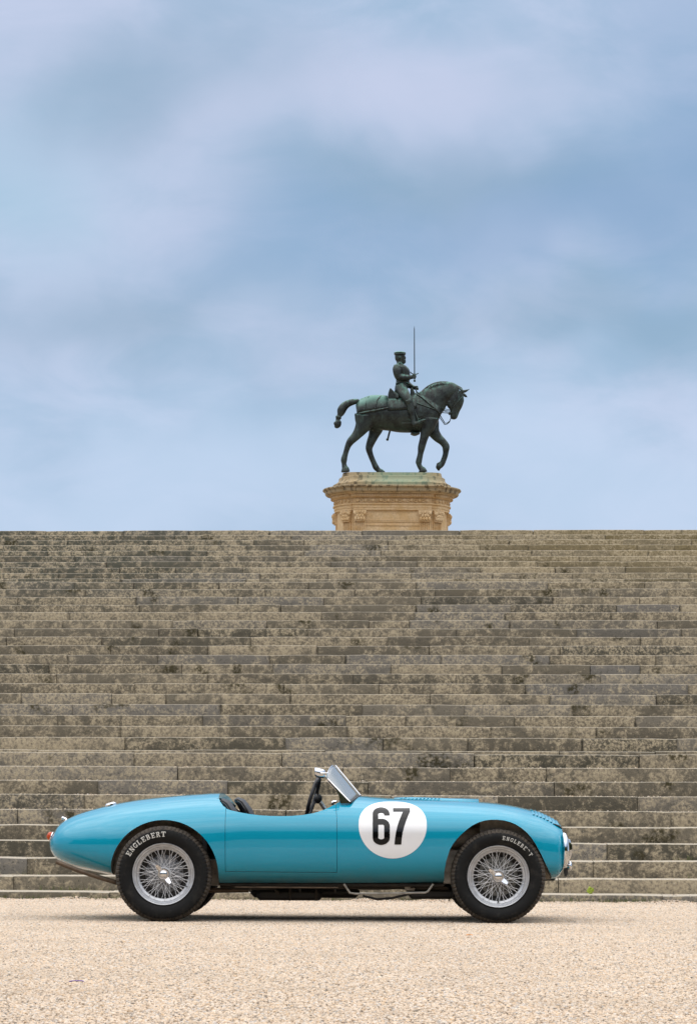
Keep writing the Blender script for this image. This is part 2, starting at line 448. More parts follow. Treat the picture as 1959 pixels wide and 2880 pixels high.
# bronze with verdigris where rain lies
def bronze(name, g):
    m = mat(name, (0.03, 0.035, 0.03), 0.42, 0.35)
    t, b, pos = nodes(m)
    geo = t.add('ShaderNodeNewGeometry'); nx, ny, nz = t.sep(geo.outputs['Normal'])
    n1 = t.noise(pos, 5, 5, 0.65); n2 = t.noise(t.vmath('MULTIPLY', pos, (14, 14, 3)), 1.0, 4, 0.6)
    c = t.mix(t.ramp(n1, 0.35, 0.65), (0.010, 0.011, 0.010), (0.035, 0.046, 0.039))
    up = t.math('MULTIPLY', t.ramp(nz, 0.15, 0.95), t.ramp(t.math('ADD', n2, g), 0.45, 0.7))
    c = t.mix(t.math('MULTIPLY', up, 0.85), c, (0.12, 0.30, 0.245))
    st = t.math('MULTIPLY', t.ramp(n2, 0.58, 0.72), 0.25 + g)
    c = t.mix(st, c, (0.10, 0.19, 0.16))
    t.l.new(c, b.inputs['Base Color'])
    bp = t.add('ShaderNodeBump'); bp.inputs['Strength'].default_value = 0.35; bp.inputs['Distance'].default_value = 0.02
    t.l.new(t.noise(pos, 16, 4, 0.6), bp.inputs['Height']); t.l.new(bp.outputs[0], b.inputs['Normal'])
    return m
M_bronze = bronze('dark_bronze', 0.07); M_verd = bronze('verdigris_bronze', 0.28)

def glassy(name, colr, trans=0.0, alpha=1.0, rough=0.02):
    m = mat(name, colr, rough); b = m.node_tree.nodes['Principled BSDF']
    b.inputs['Transmission Weight'].default_value = trans; b.inputs['Alpha'].default_value = alpha
    return m
M_glass = bpy.data.materials.new('screen_glass'); M_glass.use_nodes = True
t = NT(M_glass.node_tree); t.n.clear()
out = t.add('ShaderNodeOutputMaterial'); tr = t.add('ShaderNodeBsdfTransparent'); gl = t.add('ShaderNodeBsdfGlossy'); df = t.add('ShaderNodeBsdfDiffuse')
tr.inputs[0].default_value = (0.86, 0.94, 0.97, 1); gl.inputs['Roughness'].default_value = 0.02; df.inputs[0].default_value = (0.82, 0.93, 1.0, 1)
fr = t.add('ShaderNodeFresnel'); fr.inputs[0].default_value = 1.5
m1 = t.add('ShaderNodeMixShader'); m2 = t.add('ShaderNodeMixShader')
t.setin(m1, 0, 0.30); t.l.new(tr.outputs[0], m1.inputs[1]); t.l.new(df.outputs[0], m1.inputs[2])  # pale blue diffuse share stands in for sky reflected in the glass
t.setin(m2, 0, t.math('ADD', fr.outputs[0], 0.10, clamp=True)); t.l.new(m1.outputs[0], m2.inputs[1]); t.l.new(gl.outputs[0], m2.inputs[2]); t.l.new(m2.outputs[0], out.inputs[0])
M_lens = glassy('orange_lens', (0.75, 0.09, 0.012), 0.35, 1.0, 0.08)
M_leaf = mat('yellow_green_leaf', (0.28, 0.36, 0.03), 0.55)
M_weed = mat('grass_blade', (0.10, 0.12, 0.03), 0.7, var=0.4, vscale=6)
M_purple = mat('purple_plastic', (0.10, 0.03, 0.33), 0.4)
M_orange = mat('dry_leaf', (0.55, 0.22, 0.05), 0.7)
M_wood = mat('woodland_foliage', (0.07, 0.09, 0.04), 0.9, var=0.7, vscale=1.2)

# ------------------------------------------------------------------ ground
gv, gf = [], []
xs = [-900, -60, -8, 8, 60, 900]; ysg = [-900, -60, 6, 26, 60, 1200]
for yy in ysg:
    for xx in xs: gv.append((xx, yy, 0.0))
for j in range(5):
    for i in range(5): gf.append((j * 6 + i, j * 6 + i + 1, (j + 1) * 6 + i + 1, (j + 1) * 6 + i))
tag(obj('ground', gv, gf, M_ground, smooth=False), 'pale gravel forecourt running to the foot of the steps', kind='structure')

def pebble_group(name, density, rmin, rmax, seed):
    ng = bpy.data.node_groups.new(name, 'GeometryNodeTree')
    ng.interface.new_socket('Geometry', in_out='INPUT', socket_type='NodeSocketGeometry')
    ng.interface.new_socket('Geometry', in_out='OUTPUT', socket_type='NodeSocketGeometry')
    n, l = ng.nodes, ng.links
    gi, go = n.new('NodeGroupInput'), n.new('NodeGroupOutput')
    dp = n.new('GeometryNodeDistributePointsOnFaces'); dp.distribute_method = 'RANDOM'
    dp.inputs['Density'].default_value = density; dp.inputs['Seed'].default_value = seed
    ico = n.new('GeometryNodeMeshIcoSphere'); ico.inputs['Radius'].default_value = 1.0; ico.inputs['Subdivisions'].default_value = 2
    sp = n.new('GeometryNodeSetPosition'); nz = n.new('ShaderNodeTexNoise'); nz.inputs['Scale'].default_value = 1.1
    vs = n.new('ShaderNodeVectorMath'); vs.operation = 'SUBTRACT'; vs.inputs[1].default_value = (0.5, 0.5, 0.5)
    v2 = n.new('ShaderNodeVectorMath'); v2.operation = 'SCALE'; v2.inputs[3].default_value = 1.1
    l.new(nz.outputs[1], vs.inputs[0]); l.new(vs.outputs[0], v2.inputs[0]); l.new(v2.outputs[0], sp.inputs['Offset']); l.new(ico.outputs[0], sp.inputs[0])
    sm = n.new('GeometryNodeSetMaterial'); sm.inputs['Material'].default_value = M_pebble
    l.new(sp.outputs[0], sm.inputs[0])
    ip = n.new('GeometryNodeInstanceOnPoints')
    l.new(gi.outputs[0], dp.inputs[0]); l.new(dp.outputs['Points'], ip.inputs['Points']); l.new(sm.outputs[0], ip.inputs['Instance'])
    rr = n.new('FunctionNodeRandomValue'); rr.data_type = 'FLOAT_VECTOR'; rr.inputs[0].default_value = (-0.45, -0.45, 0); rr.inputs[1].default_value = (0.45, 0.45, 6.28)
    l.new(rr.outputs[0], ip.inputs['Rotation'])
    rs = n.new('FunctionNodeRandomValue'); rs.data_type = 'FLOAT'; rs.inputs[2].default_value = 0.0; rs.inputs[3].default_value = 1.0; rs.inputs['Seed'].default_value = 5
    pw = n.new('ShaderNodeMath'); pw.operation = 'POWER'; pw.inputs[1].default_value = 2.2; l.new(rs.outputs[1], pw.inputs[0])
    mr = n.new('ShaderNodeMath'); mr.operation = 'MULTIPLY_ADD'; mr.inputs[1].default_value = rmax - rmin; mr.inputs[2].default_value = rmin; l.new(pw.outputs[0], mr.inputs[0])
    ra = n.new('FunctionNodeRandomValue'); ra.data_type = 'FLOAT_VECTOR'; ra.inputs[0].default_value = (0.75, 0.65, 0.45); ra.inputs[1].default_value = (1.3, 1.1, 0.8); ra.inputs['Seed'].default_value = 9
    vm = n.new('ShaderNodeVectorMath'); vm.operation = 'SCALE'; l.new(ra.outputs[0], vm.inputs[0]); l.new(mr.outputs[0], vm.inputs[3])
    l.new(vm.outputs[0], ip.inputs['Scale']); l.new(ip.outputs[0], go.inputs[0])
    return ng

def gx_at(d, m): return 0.1245 * d + m
gv, gf = [], []
for i, d in enumerate((8.2, 14.0, 19.0, 24.75)):
    gv += [(-gx_at(d, 0.7), d, 0.002), (gx_at(d, 0.7), d, 0.002)]
    if i: gf.append((2 * i - 2, 2 * i - 1, 2 * i + 1, 2 * i))
SYAW = -math.radians(3.36)
nb_ = len(gv); xb_ = np.arange(-5.0, 5.01, 0.08)
for x in xb_:
    hb = 0.012 + 0.022 * (0.5 + 0.5 * math.sin(x * 2.3 + 1.1 * math.sin(x * 5.1))) * (0.6 + 0.4 * math.sin(x * 9.7)) + random.uniform(0, 0.006)
    for (yy, zz) in ((-0.30 - 0.1 * random.random(), 0.001), (-0.10, hb * 0.45), (0.012, hb)):
        p = Matrix.Rotation(SYAW, 3, 'Z') @ Vector((x, yy, 0)); gv.append((p.x, p.y + 24.35, zz))
for i in range(len(xb_) - 1):
    for k in range(2):
        a = nb_ + i * 3 + k; gf.append((a, a + 3, a + 4, a + 1))
gr = obj('gravel', gv, gf, M_ground, smooth=False)
tag(gr, 'loose cream and tan gravel stones on the forecourt', kind='stuff')
md = gr.modifiers.new('pebbles', 'NODES'); md.node_group = pebble_group('gravel_pebbles', 6200, 0.0042, 0.0090, 1)

# ------------------------------------------------------------------ staircase
YS = [1489.5, 1503.1, 1516.6, 1531.2, 1547, 1562.7, 1578.3, 1594.2, 1610.5, 1627.1, 1636, 1656.1, 1678.1, 1700.1, 1721.4, 1744.7, 1768, 1791.6, 1816.8,
      1843.1, 1869.7, 1896.7, 1924.7, 1953.8, 1983.6, 2014.5, 2045.8, 2077.7, 2113.7, 2122.7, 2160.6, 2200, 2240.8, 2282.2, 2328.6, 2374, 2423.4, 2473.8, 2518.8][::-1]
steps = []; d = 24.35
for i, y in enumerate(YS):
    if i: d += 3.4 if i == 10 else 1.4 if i == 29 else 0.35 if i < 10 else 0.42 if i < 29 else 0.40
    yc = y - 0.0122 * (y - 1700) / 2
    steps.append((d, CH + (HY - yc) * d / F))
SYAW = -math.radians(3.36)
stair = empty('stone_staircase', (0, 24.35, 0), rz=SYAW)
tag(stair, 'wide weathered grey stone staircase in three flights rising behind the blue car', 'staircase')
cs = math.cos(SYAW)
ZTOP = steps[-1][1]

def block_mesh(L, Dp, H, i, tilt=0.004):
    """a step stone: worn rounded nosing along the top front edge, slightly uneven; origin at its centre"""
    prof = [(-Dp / 2 + 0.003, -H / 2), (-Dp / 2, -H / 2 + 0.02), (-Dp / 2, H / 2 - 0.010), (-Dp / 2 + 0.0025, H / 2 - 0.004), (-Dp / 2 + 0.007, H / 2 - 0.001), (-Dp / 2 + 0.02, H / 2), (Dp / 2, H / 2 + tilt), (Dp / 2, -H / 2)]
    nseg = max(2, int(L / 0.22)); vv = []; ff = []
    n = len(prof); r = random.Random(i)
    for k in range(nseg + 1):
        x = -L / 2 + L * k / nseg
        jy, jz = r.uniform(-1, 1) * 0.0025, r.uniform(-1, 1) * 0.0022
        end = 0.004 if k in (0, nseg) else 0
        for (yy, zz) in prof:
            vv.append((x, yy + jy + (end if yy < 0 else 0), zz + (jz if zz > 0 else 0) - (end if zz > 0 and yy < 0 else 0)))
    for k in range(nseg):
        for j in range(n):
            j2 = (j + 1) % n
            ff.append((k * n + j, k * n + j2, (k + 1) * n + j2, (k + 1) * n + j))
    ff.append(tuple(range(n))[::-1]); ff.append(tuple(nseg * n + j for j in range(n)))
    return vv, ff

extra = MB(); core = MB(); nblk = 0; tread = MB()
HALF = 9.0
for i, (dd, z) in enumerate(steps):
    nxt = steps[i + 1][0] if i + 1 < len(steps) else dd + 0.8
    zl = steps[i - 1][1] if i else 0.0
    Dp = nxt - dd + 0.10; H = z - zl + (0.05 if i == 0 else 0.012)
    yl = dd - 24.35
    vis = 0.1245 * dd + 0.02
    x = -HALF - random.uniform(0, 1.2); 
    while x < HALF:
        L = random.uniform(1.0, 1.95) if i < 29 else random.uniform(0.95, 1.9)
        if random.random() < 0.10: L *= 0.5
        gap = random.choice((0.003, 0.004, 0.006, 0.010))
        jit = random.uniform(-0.004, 0.004); jz = random.uniform(-0.0035, 0.0035)
        cxx = x + L / 2
        c3 = (cxx, yl + Dp / 2 + jit, z - H / 2 + jz)
        vv, ff = block_mesh(L - gap, Dp, H, nblk, 0.008 if i < 5 else 0.003)
        if x + L > -vis and x < vis:
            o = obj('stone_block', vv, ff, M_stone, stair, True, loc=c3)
            o.rotation_euler = (random.uniform(-0.006, 0.004), random.uniform(-0.0012, 0.0012), 0)
            nblk += 1
        else:
            extra.add([(a + c3[0], b2 + c3[1], c4 + c3[2]) for a, b2, c4 in vv], ff)
        x += L
    core.box((0, yl + 0.06 + (nxt - dd + 0.3) / 2, (z - 0.02) / 2 - 0.2), (2 * HALF, nxt - dd + 0.3, z - 0.02 + 0.4))
    if i < 9:
        a = yl + 0.05; b2 = nxt - 24.35 - 0.005
        tread.add([(-HALF, a, z + 0.001), (HALF, a, z + 0.001), (HALF, b2, z + 0.002), (-HALF, b2, z + 0.002)], [(0, 1, 2, 3)])
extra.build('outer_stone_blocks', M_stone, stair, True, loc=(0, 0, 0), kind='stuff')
core.build('stair_core', M_core, stair, False, loc=(0, 0, 0))
print('blocks', nblk)

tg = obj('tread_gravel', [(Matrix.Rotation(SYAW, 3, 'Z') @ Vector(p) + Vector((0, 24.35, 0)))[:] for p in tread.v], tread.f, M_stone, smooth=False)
tag(tg, 'stray gravel stones lying on the lowest stone treads', kind='stuff')
md = tg.modifiers.new('pebbles', 'NODES'); md.node_group = pebble_group('tread_pebbles', 130, 0.004, 0.009, 3)
# terrace behind the top step
dT = steps[-1][0] + 0.6
ter = obj('terrace', [(-30, dT, ZTOP - 0.03), (30, dT - 0.0, ZTOP - 0.03), (30, 130, ZTOP - 0.03), (-30, 130, ZTOP - 0.03), (-30, dT, 0.0), (30, dT, 0.0)], [(0, 1, 2, 3), (4, 5, 1, 0)], M_ground, smooth=False)
tag(ter, 'gravel terrace at the head of the stone staircase', kind='structure')

# weeds along the foot of the steps
wd = MB(); R3 = Matrix.Rotation(SYAW, 3, 'Z')
def blade(p, h, lean, wdt):
    a = random.uniform(0, 6.28); dv = Vector((math.cos(a), math.sin(a), 0)); sv = Vector((-dv.y, dv.x, 0)) * wdt
    p = Vector(p); q = p + Vector((0, 0, h * 0.6)) + dv * lean * 0.4; e2 = p + Vector((0, 0, h)) + dv * lean
    wd.add([p - sv, p + sv, q + sv * 0.7, q - sv * 0.7, e2], [(0, 1, 2, 3), (3, 2, 4)])
for k in range(110):
    cx0 = random.uniform(-4.5, 4.5); st = 0 if random.random() < 0.8 else random.choice((1, 1, 2, 3))
    zb = 0 if st == 0 else steps[st - 1][1]; yb = steps[st][0] - 24.35 - 0.015
    for q in range(random.randint(6, 26)):
        xx = cx0 + random.gauss(0, 0.10); p = R3 @ Vector((xx, yb - abs(random.gauss(0, 0.015)), 0)) + Vector((0, 24.35, zb))
        blade(p, random.uniform(0.02, 0.065), random.uniform(0.01, 0.04), 0.0025)
tag(wd.build('weeds', M_weed, None, False, fix=False), 'short dry grass and moss tufts along the foot of the lowest step', kind='stuff')

# leafy seedling by the second step, right
lp = P(1659, 2518, 24.47)
sg = empty('seedling', lp); tag(sg, 'small yellow green leafy seedling growing against the second lowest step', 'plant')
MB().tube([lp, lp + Vector((0.0, -0.01, 0.02)), lp + Vector((0.004, -0.012, 0.045))], 0.002, 5).build('stem', M_leaf, sg)
for (ax, az, r0, tw) in ((-0.012, 0.036, 0.024, 0.5), (0.014, 0.046, 0.022, -0.4), (0.0, 0.022, 0.02, 0.1), (-0.004, 0.062, 0.017, -0.9)):
    pts = []; 
    for k in range(9):
        a = math.pi * 2 * k / 9 + tw; rr = r0 * (1.0 if k % 2 == 0 else 0.72)
        pts.append(lp + Vector((ax + rr * math.cos(a), -0.018 - 0.006 * math.sin(a * 2), az + rr * math.sin(a))))
    o = obj('leaf', [lp + Vector((ax, -0.026, az))] + pts, [(0, k + 1, (k + 1) % 9 + 1) for k in range(9)], M_leaf, sg, True)

# litter
dpl = F * CH / (2769 - HY)
pl = P(214, 2767, dpl)
m_ = MB(); m_.tube([P(195, 2769.5, dpl) + Vector((0, 0, .012)), P(205, 2768, dpl) + Vector((0, .01, .012)), P(222, 2767.5, dpl) + Vector((0, .0, .012)), P(231, 2767, dpl) + Vector((0, -.01, .012)), P(236, 2769, dpl) + Vector((0, 0, .012))], 0.0022, 6, flat=1.6)
tag(m_.build('plastic_strip', M_purple), 'thin purple plastic strip lying on the gravel in front of the tail', 'litter')
dpl = F * CH / (2638 - HY); c0 = P(1320, 2637, dpl)
lf = []
for k in range(10):
    a = 2 * math.pi * k / 10; rr = 0.016 * (1 if k % 2 else 0.7); lf.append(c0 + Vector((rr * math.cos(a) * 1.4, rr * math.sin(a), 0.014 + 0.004 * math.sin(3 * a))))
tag(obj('fallen_leaf', [c0 + Vector((0, 0, 0.018))] + lf, [(0, k + 1, (k + 1) % 10 + 1) for k in range(10)], M_orange), 'small dry orange leaf on the gravel near the front wheel', 'leaf')

# woodland across the forecourt, behind the camera (it shows in the paintwork)
wv_, wf_ = [], []; nx, nzv = 160, 14
for j in range(nzv + 1):
    for i in range(nx + 1):
        a = -math.pi * 0.98 + (math.pi * 0.96) * i / nx
        hh = 17.0 + 1.3 * math.sin(i * 0.37) + 1.0 * math.sin(i * 0.91 + 1) + random.uniform(-0.6, 0.6)
        R0 = 62 + random.uniform(-1.6, 1.6) + 3 * math.sin(i * 0.6 + j * 0.8) - 4 * math.sin(math.pi * j / nzv)
        wv_.append((R0 * math.cos(a), R0 * math.sin(a) + 15, hh * j / nzv))
for j in range(nzv):
    for i in range(nx): wf_.append((j * (nx + 1) + i, j * (nx + 1) + i + 1, (j + 1) * (nx + 1) + i + 1, (j + 1) * (nx + 1) + i))
tag(obj('woodland', wv_, wf_, M_wood, smooth=False), 'dark wood far across the forecourt facing the stairs', kind='stuff')

# ------------------------------------------------------------------ pedestal
DP = 70.9; PC = P(1102, 1380, DP); PX = PC.x; FS = F / 70.0
def zp(y): return CH + (HY - y) / FS
def pt(x, y, z): return (PX + x, DP + y, z)
ped = empty('statue_pedestal', (PX, DP, ZTOP - 0.03))
tag(ped, 'ornate golden limestone pedestal with cornice and pilasters at the head of the stairs', 'pedestal')
PROF = [(-.115, 1334.5), (-.10, 1336), (-.095, 1343), (-.055, 1348), (.02, 1353.5), (.05, 1355), (.05, 1364)]
CORN = [(.06, 1364.6), (.25, 1365.6), (.305, 1367), (.31, 1370), (.28, 1372.5), (.25, 1375), (.245, 1381), (.225, 1383.5), (.14, 1385), (.12, 1388), (.065, 1389), (.055, 1397), (.02, 1399), (0, 1400)]
BODY = [(0, 1400.4), (0, 1414), (.05, 1415), (.05, 1418), (.02, 1420), (.02, 1427), (.008, 1428), (.008, 1433.5), (-.03, 1434), (-.05, 1436), (-.05, 1860)]
BX, BY, RX, RY = .89, .82, .55, .82
def stadium():
    pts = []
    for sx, a0 in ((1, -90), (-1, 90)):
        for k in range(25):
            a = math.radians(a0 + 180 * k / 24)
            pts.append((sx * BX + RX * math.cos(a), RY * math.sin(a), math.cos(a) / RX, math.sin(a) / RY))
    out = []
    for x, y, nx_, ny_ in pts:
        l = math.hypot(nx_, ny_); out.append((x, y, nx_ / l, ny_ / l))
    return out
def bay():
    x0, y0 = .97, .885; s2 = 1.0
    return [(-x0, -y0, -1, -1), (x0, -y0, 1, -1), (x0, y0, 1, 1), (-x0, y0, -1, 1)]
def loft(m, path, prof, dz=0.0, cap_top=False, cap_bot=False):
    n = len(path); vv = []; ff = []
    for o_, y_ in prof:
        for x, y, nx_, ny_ in path: vv.append(pt(x + nx_ * o_, y + ny_ * o_, zp(y_) + dz))
    for i in range(len(prof) - 1):
        for j in range(n):
            j2 = (j + 1) % n; ff.append((i * n + j, (i + 1) * n + j, (i + 1) * n + j2, i * n + j2))
    if cap_top: ff.append(tuple(range(n)))
    if cap_bot: ff.append(tuple((len(prof) - 1) * n + j for j in range(n))[::-1])
    m.add(vv, ff)
for nm, prof in (('plinth', PROF), ('cornice', CORN), ('pedestal_body', BODY)):
    m_ = MB(); loft(m_, stadium(), prof, 0, True, True); loft(m_, bay(), prof, 0.004, True, True)
    m_.build(nm, M_lime, ped)
m_ = MB(); loft(m_, [(x * .96, y * .52, nx_, ny_) for x, y, nx_, ny_ in stadium()], [(-.14, 1318.6), (-.10, 1336)], 0, True, True); m_.build('statue_base', M_lime, ped)
# dentils under the cornice
m_ = MB()
for k in range(31):
    x = -.93 + 1.86 * k / 30; m_.box(pt(x, -.885 - .085, zp(1392.6)), (.036, .05, .058))
st_ = stadium()
for k in range(46):
    for sx in (1, -1):
        a = math.radians(-84 + 168 * k / 45); x = sx * (BX + RX * math.cos(a)); y = RY * math.sin(a)
        nx_, ny_ = sx * math.cos(a) / RX, math.sin(a) / RY; l = math.hypot(nx_, ny_); nx_ /= l; ny_ /= l
        if abs(x) > 1.03: m_.box(pt(x + nx_ * .08, y + ny_ * .08, zp(1392.6)), (.036, .05, .058), Matrix.Rotation(math.atan2(ny_, nx_) + math.pi / 2, 3, 'Z'))
m_.build('dentils', M_lime, ped, False, kind='stuff')
# carved frieze: garlands between rosettes
m_ = MB(); nb = 9
for k in range(nb + 1):
    x = -.87 + 1.74 * k / nb; m_.ball(pt(x, -.90, zp(1406)), (.045, .03, .05), 8, 5)
    if k < nb:
        xm = x + .87 / nb
        m_.tube([pt(x + .05, -.895, zp(1403.5)), pt(xm - .03, -.90, zp(1409)), pt(xm, -.905, zp(1410)), pt(xm + .03, -.90, zp(1409)), pt(x + 1.74 / nb - .05, -.895, zp(1403.5))], .017, 6)
        m_.ball(pt(xm, -.895, zp(1404)), (.028, .022, .022), 6, 4)
for k in range(12):
    for sx in (1, -1):
        a = math.radians(-80 + 120 * k / 11); x = sx * (BX + RX * math.cos(a)); y = RY * math.sin(a)
        if abs(x) > 1.05: m_.ball(pt(x, y, zp(1407)), (.04, .04, .05 if k % 2 else .03), 8, 5)
m_.build('frieze_carving', M_lime, ped, kind='stuff')
# moulded panel on the front bay
for (ya, yb_) in ((1460.5, 1463.2), (1464, 1466.5), (1474.5, 1477)):
    MB().box(pt(0.01, -.885 + .06, (zp(ya) + zp(yb_)) / 2), (1.42, .06, abs(zp(ya) - zp(yb_)))).build('moulding', M_lime, ped, False)
m_ = MB()
for sx in (-1, 1): m_.box(pt(sx * .67, -.885 + .066, zp(1500)), (.03, .05, .62))
m_.build('panel_frame', M_lime, ped, False)
# pilasters with leafy capitals
def pilaster(x, y, rz, wdt=.26):
    R = Matrix.Rotation(rz, 3, 'Z'); base = Vector((PX + x, DP + y, 0))
    Q = lambda a, b2, z: base + R @ Vector((a, b2, 0)) + Vector((0, 0, z))
    m_ = MB(); n = 5; z0, z1 = zp(1466), zp(1860); prof = []
    fw = wdt / (n + .6)
    prof.append((-wdt / 2, .03)); prof.append((-wdt / 2, -.03))
    for k in range(n):
        xc = -wdt / 2 + fw * (k + .8)
        prof += [(xc - fw * .36, -.03), (xc - fw * .2, -.004), (xc + fw * .2, -.004), (xc + fw * .36, -.03)]
    prof += [(wdt / 2, -.03), (wdt / 2, .03)]
    vv = [Q(a, b2, z0) for a, b2 in prof] + [Q(a, b2, z1) for a, b2 in prof]; k = len(prof)
    m_.add(vv, [(i, i + k, (i + 1) % k + k, (i + 1) % k) for i in range(k)] + [tuple(range(k))])
    o = m_.build('pilaster', M_lime, ped, False)
    m_ = MB(); hz = zp(1434.5) - z0
    rings = [(.5, 0), (.52, .08), (.48, .1), (.5, .45), (.6, .8), (.66, .86), (.66, 1.0)]
    vv = []
    for r_, t_ in rings:
        for a, b2 in ((-1, -.5), (1, -.5), (1, .25), (-1, .25)): vv.append(Q(a * r_ * wdt, b2 * (r_ * .24) - .01, z0 + t_ * hz))
    ff = [(i * 4 + j, i * 4 + (j + 1) % 4, i * 4 + 4 + (j + 1) % 4, i * 4 + 4 + j) for i in range(len(rings) - 1) for j in range(4)] + [(0, 3, 2, 1), (24, 25, 26, 27)]
    m_.add(vv, ff)
    for sx in (-1, 1):
        m_.ball(Q(sx * .46 * wdt, -.085, z0 + .74 * hz), (.05, .03, .05), 8, 6)
        m_.tube([Q(sx * .12 * wdt, -.085, z0 + .55 * hz), Q(sx * .28 * wdt, -.1, z0 + .85 * hz), Q(sx * .46 * wdt, -.1, z0 + .86 * hz)], .016, 6)
    for a, t_, s2 in ((-.4, .25, .036), (-.13, .25, .036), (.13, .25, .036), (.4, .25, .036), (-.27, .5, .034), (0, .5, .034), (.27, .5, .034), (0, .84, .03)):
        m_.ball(Q(a * wdt, -.085, z0 + t_ * hz), (s2, .03, .048), 6, 5)
    m_.build('capital', M_lime, o)
pilaster(-.81, -.885 + .02, 0); pilaster(.82, -.885 + .02, 0)
for sx in (-1, 1):
    for dg in (-62, 0):
        a = math.radians(dg); x = sx * (BX + (RX - .05) * math.cos(a)); y = (RY - .05) * math.sin(a)
        nx_, ny_ = sx * math.cos(a) / RX, math.sin(a) / RY
        pilaster(x, y, math.atan2(ny_, nx_) + math.pi / 2, .24)

# ------------------------------------------------------------------ equestrian statue
SS = F / DP
Z0 = CH + (HY - 1330) / SS
def SP(cx, cy, y=0.0):
    """statue sketch units (3.294 per photo pixel) -> world"""
    return Vector((PX + (cx / 3.294 + 880 - 1102) / SS, DP + y / 3.294 / SS, Z0 + (1329.4 - (cy / 3.294 + 880)) / SS))
su = 1 / 3.294 / SS
def limb(m, nodes_, n=12, lat=1.0, y=0.0):
    """nodes: (cx, cy, r[, lateral r[, y]]) swept as ellipses"""
    q = [list(k) + [None] * (5 - len(k)) for k in nodes_]
    pts = []; ra = []; rl = []
    for k in q:
        pts.append((k[0], k[1], k[4] if k[4] is not None else y)); ra.append(k[2]); rl.append(k[3] if k[3] is not None else k[2] * lat)
    # refine
    K = len(pts); tt = np.arange(K); fine = np.linspace(0, K - 1, (K - 1) * 4 + 1)
    arr = np.array([[*p, a, l] for p, a, l in zip(pts, ra, rl)], float)
    f = [pchip(tt, arr[:, c]) for c in range(5)]
    A = np.stack([g(fine) for g in f], 1)
    vv = []; ff = []
    L = len(A)
    for i in range(L):
        d2 = A[min(i + 1, L - 1)] - A[max(i - 1, 0)]; tx, ty = d2[0], d2[1]; l = math.hypot(tx, ty) or 1; nx_, ny_ = -ty / l, tx / l
        for j in range(n):
            th = 2 * math.pi * j / n
            vv.append(SP(A[i, 0] + nx_ * A[i, 3] * math.cos(th), A[i, 1] + ny_ * A[i, 3] * math.cos(th), A[i, 2] + A[i, 4] * math.sin(th)))
    for i in range(L - 1):
        for j in range(n):
            j2 = (j + 1) % n; ff.append((i * n + j, i * n + j2, (i + 1) * n + j2, (i + 1) * n + j))
    ff.append(tuple(range(n))[::-1]); ff.append(tuple((L - 1) * n + j for j in range(n)))
    m.add(vv, ff)
def fuse(m, name, mt, parent, vox=0.017, it=6, fac=0.5):
    """join overlapping limbs into one continuous skin"""
    o = m.build(name, mt, None, False)
    o.parent = None
    r = o.modifiers.new('r', 'REMESH'); r.mode = 'VOXEL'; r.voxel_size = vox
    sm = o.modifiers.new('s', 'SMOOTH'); sm.iterations = it; sm.factor = fac
    dg = bpy.context.evaluated_depsgraph_get(); me = bpy.data.meshes.new_from_object(o.evaluated_get(dg))
    old = o.data; o.modifiers.clear(); o.data = me; bpy.data.meshes.remove(old)
    if not me.materials: me.materials.append(mt)
    me.shade_smooth(); me.name = name
    if parent is not None:
        me.transform(Matrix.Translation(-wloc(parent))); o.parent = parent
    return o

stat = empty('equestrian_statue', (PX, DP, Z0))
tag(stat, 'dark green bronze statue of a horseman holding an upright sword on a walking horse', 'statue')
m_ = MB()
limb(m_, [(405, 900, 55, 60), (440, 905, 100, 85), (500, 925, 152, 104), (600, 922, 158, 112), (700, 930, 158, 116), (800, 936, 168, 120), (900, 930, 176, 118), (1000, 925, 178, 108), (1080, 935, 150, 98), (1135, 945, 112, 84), (1172, 960, 60, 55)], 28)
limb(m_, [(985, 900, 150, 80), (1060, 850, 148, 72), (1120, 800, 136, 62), (1170, 760, 112, 54), (1225, 730, 96, 48), (1285, 712, 78, 44), (1345, 712, 46, 36)], 20)
limb(m_, [(1335, 712, 46, 38), (1325, 750, 66, 42), (1318, 800, 78, 44), (1316, 850, 66, 38), (1310, 900, 46, 31), (1303, 940, 38, 29), (1298, 968, 30, 26), (1297, 980, 14, 16)], 16)
limb(m_, [(1262, 815, 30, 36), (1272, 850, 34, 36), (1285, 880, 22, 28)], 10)
limb(m_, [(1365, 725, 16, 12, -22), (1400, 722, 15, 10, -26), (1446, 702, 3, 3, -30)], 8)
limb(m_, [(1380, 735, 15, 12, 20), (1405, 755, 15, 10, 24), (1428, 770, 4, 4, 28)], 8)
# near hind, far hind, near fore, far fore (raised)
limb(m_, [(480, 960, 100, 50), (468, 1030, 84, 44), (440, 1085, 62, 38), (395, 1145, 44, 30), (345, 1198, 36, 29), (322, 1240, 29, 25), (303, 1300, 25, 22), (286, 1370, 30, 25), (287, 1400, 23, 21), (292, 1430, 26, 24), (299, 1452, 37, 32), (302, 1480, 42, 36)], 14, y=-58)
limb(m_, [(590, 990, 90, 46), (580, 1060, 70, 40), (558, 1130, 48, 32), (533, 1190, 40, 31), (518, 1245, 33, 28), (533, 1305, 27, 23), (560, 1370, 26, 22), (582, 1418, 29, 25), (606, 1446, 24, 22), (628, 1462, 30, 30), (642, 1480, 34, 32)], 14, y=58)
limb(m_, [(1060, 980, 100, 46), (1055, 1060, 72, 42), (1036, 1120, 46, 34), (1018, 1185, 37, 29), (1002, 1248, 35, 30), (992, 1310, 27, 24), (977, 1385, 30, 25), (980, 1408, 24, 22), (996, 1438, 25, 24), (1010, 1455, 35, 32), (1016, 1480, 44, 36)], 14, y=-56)
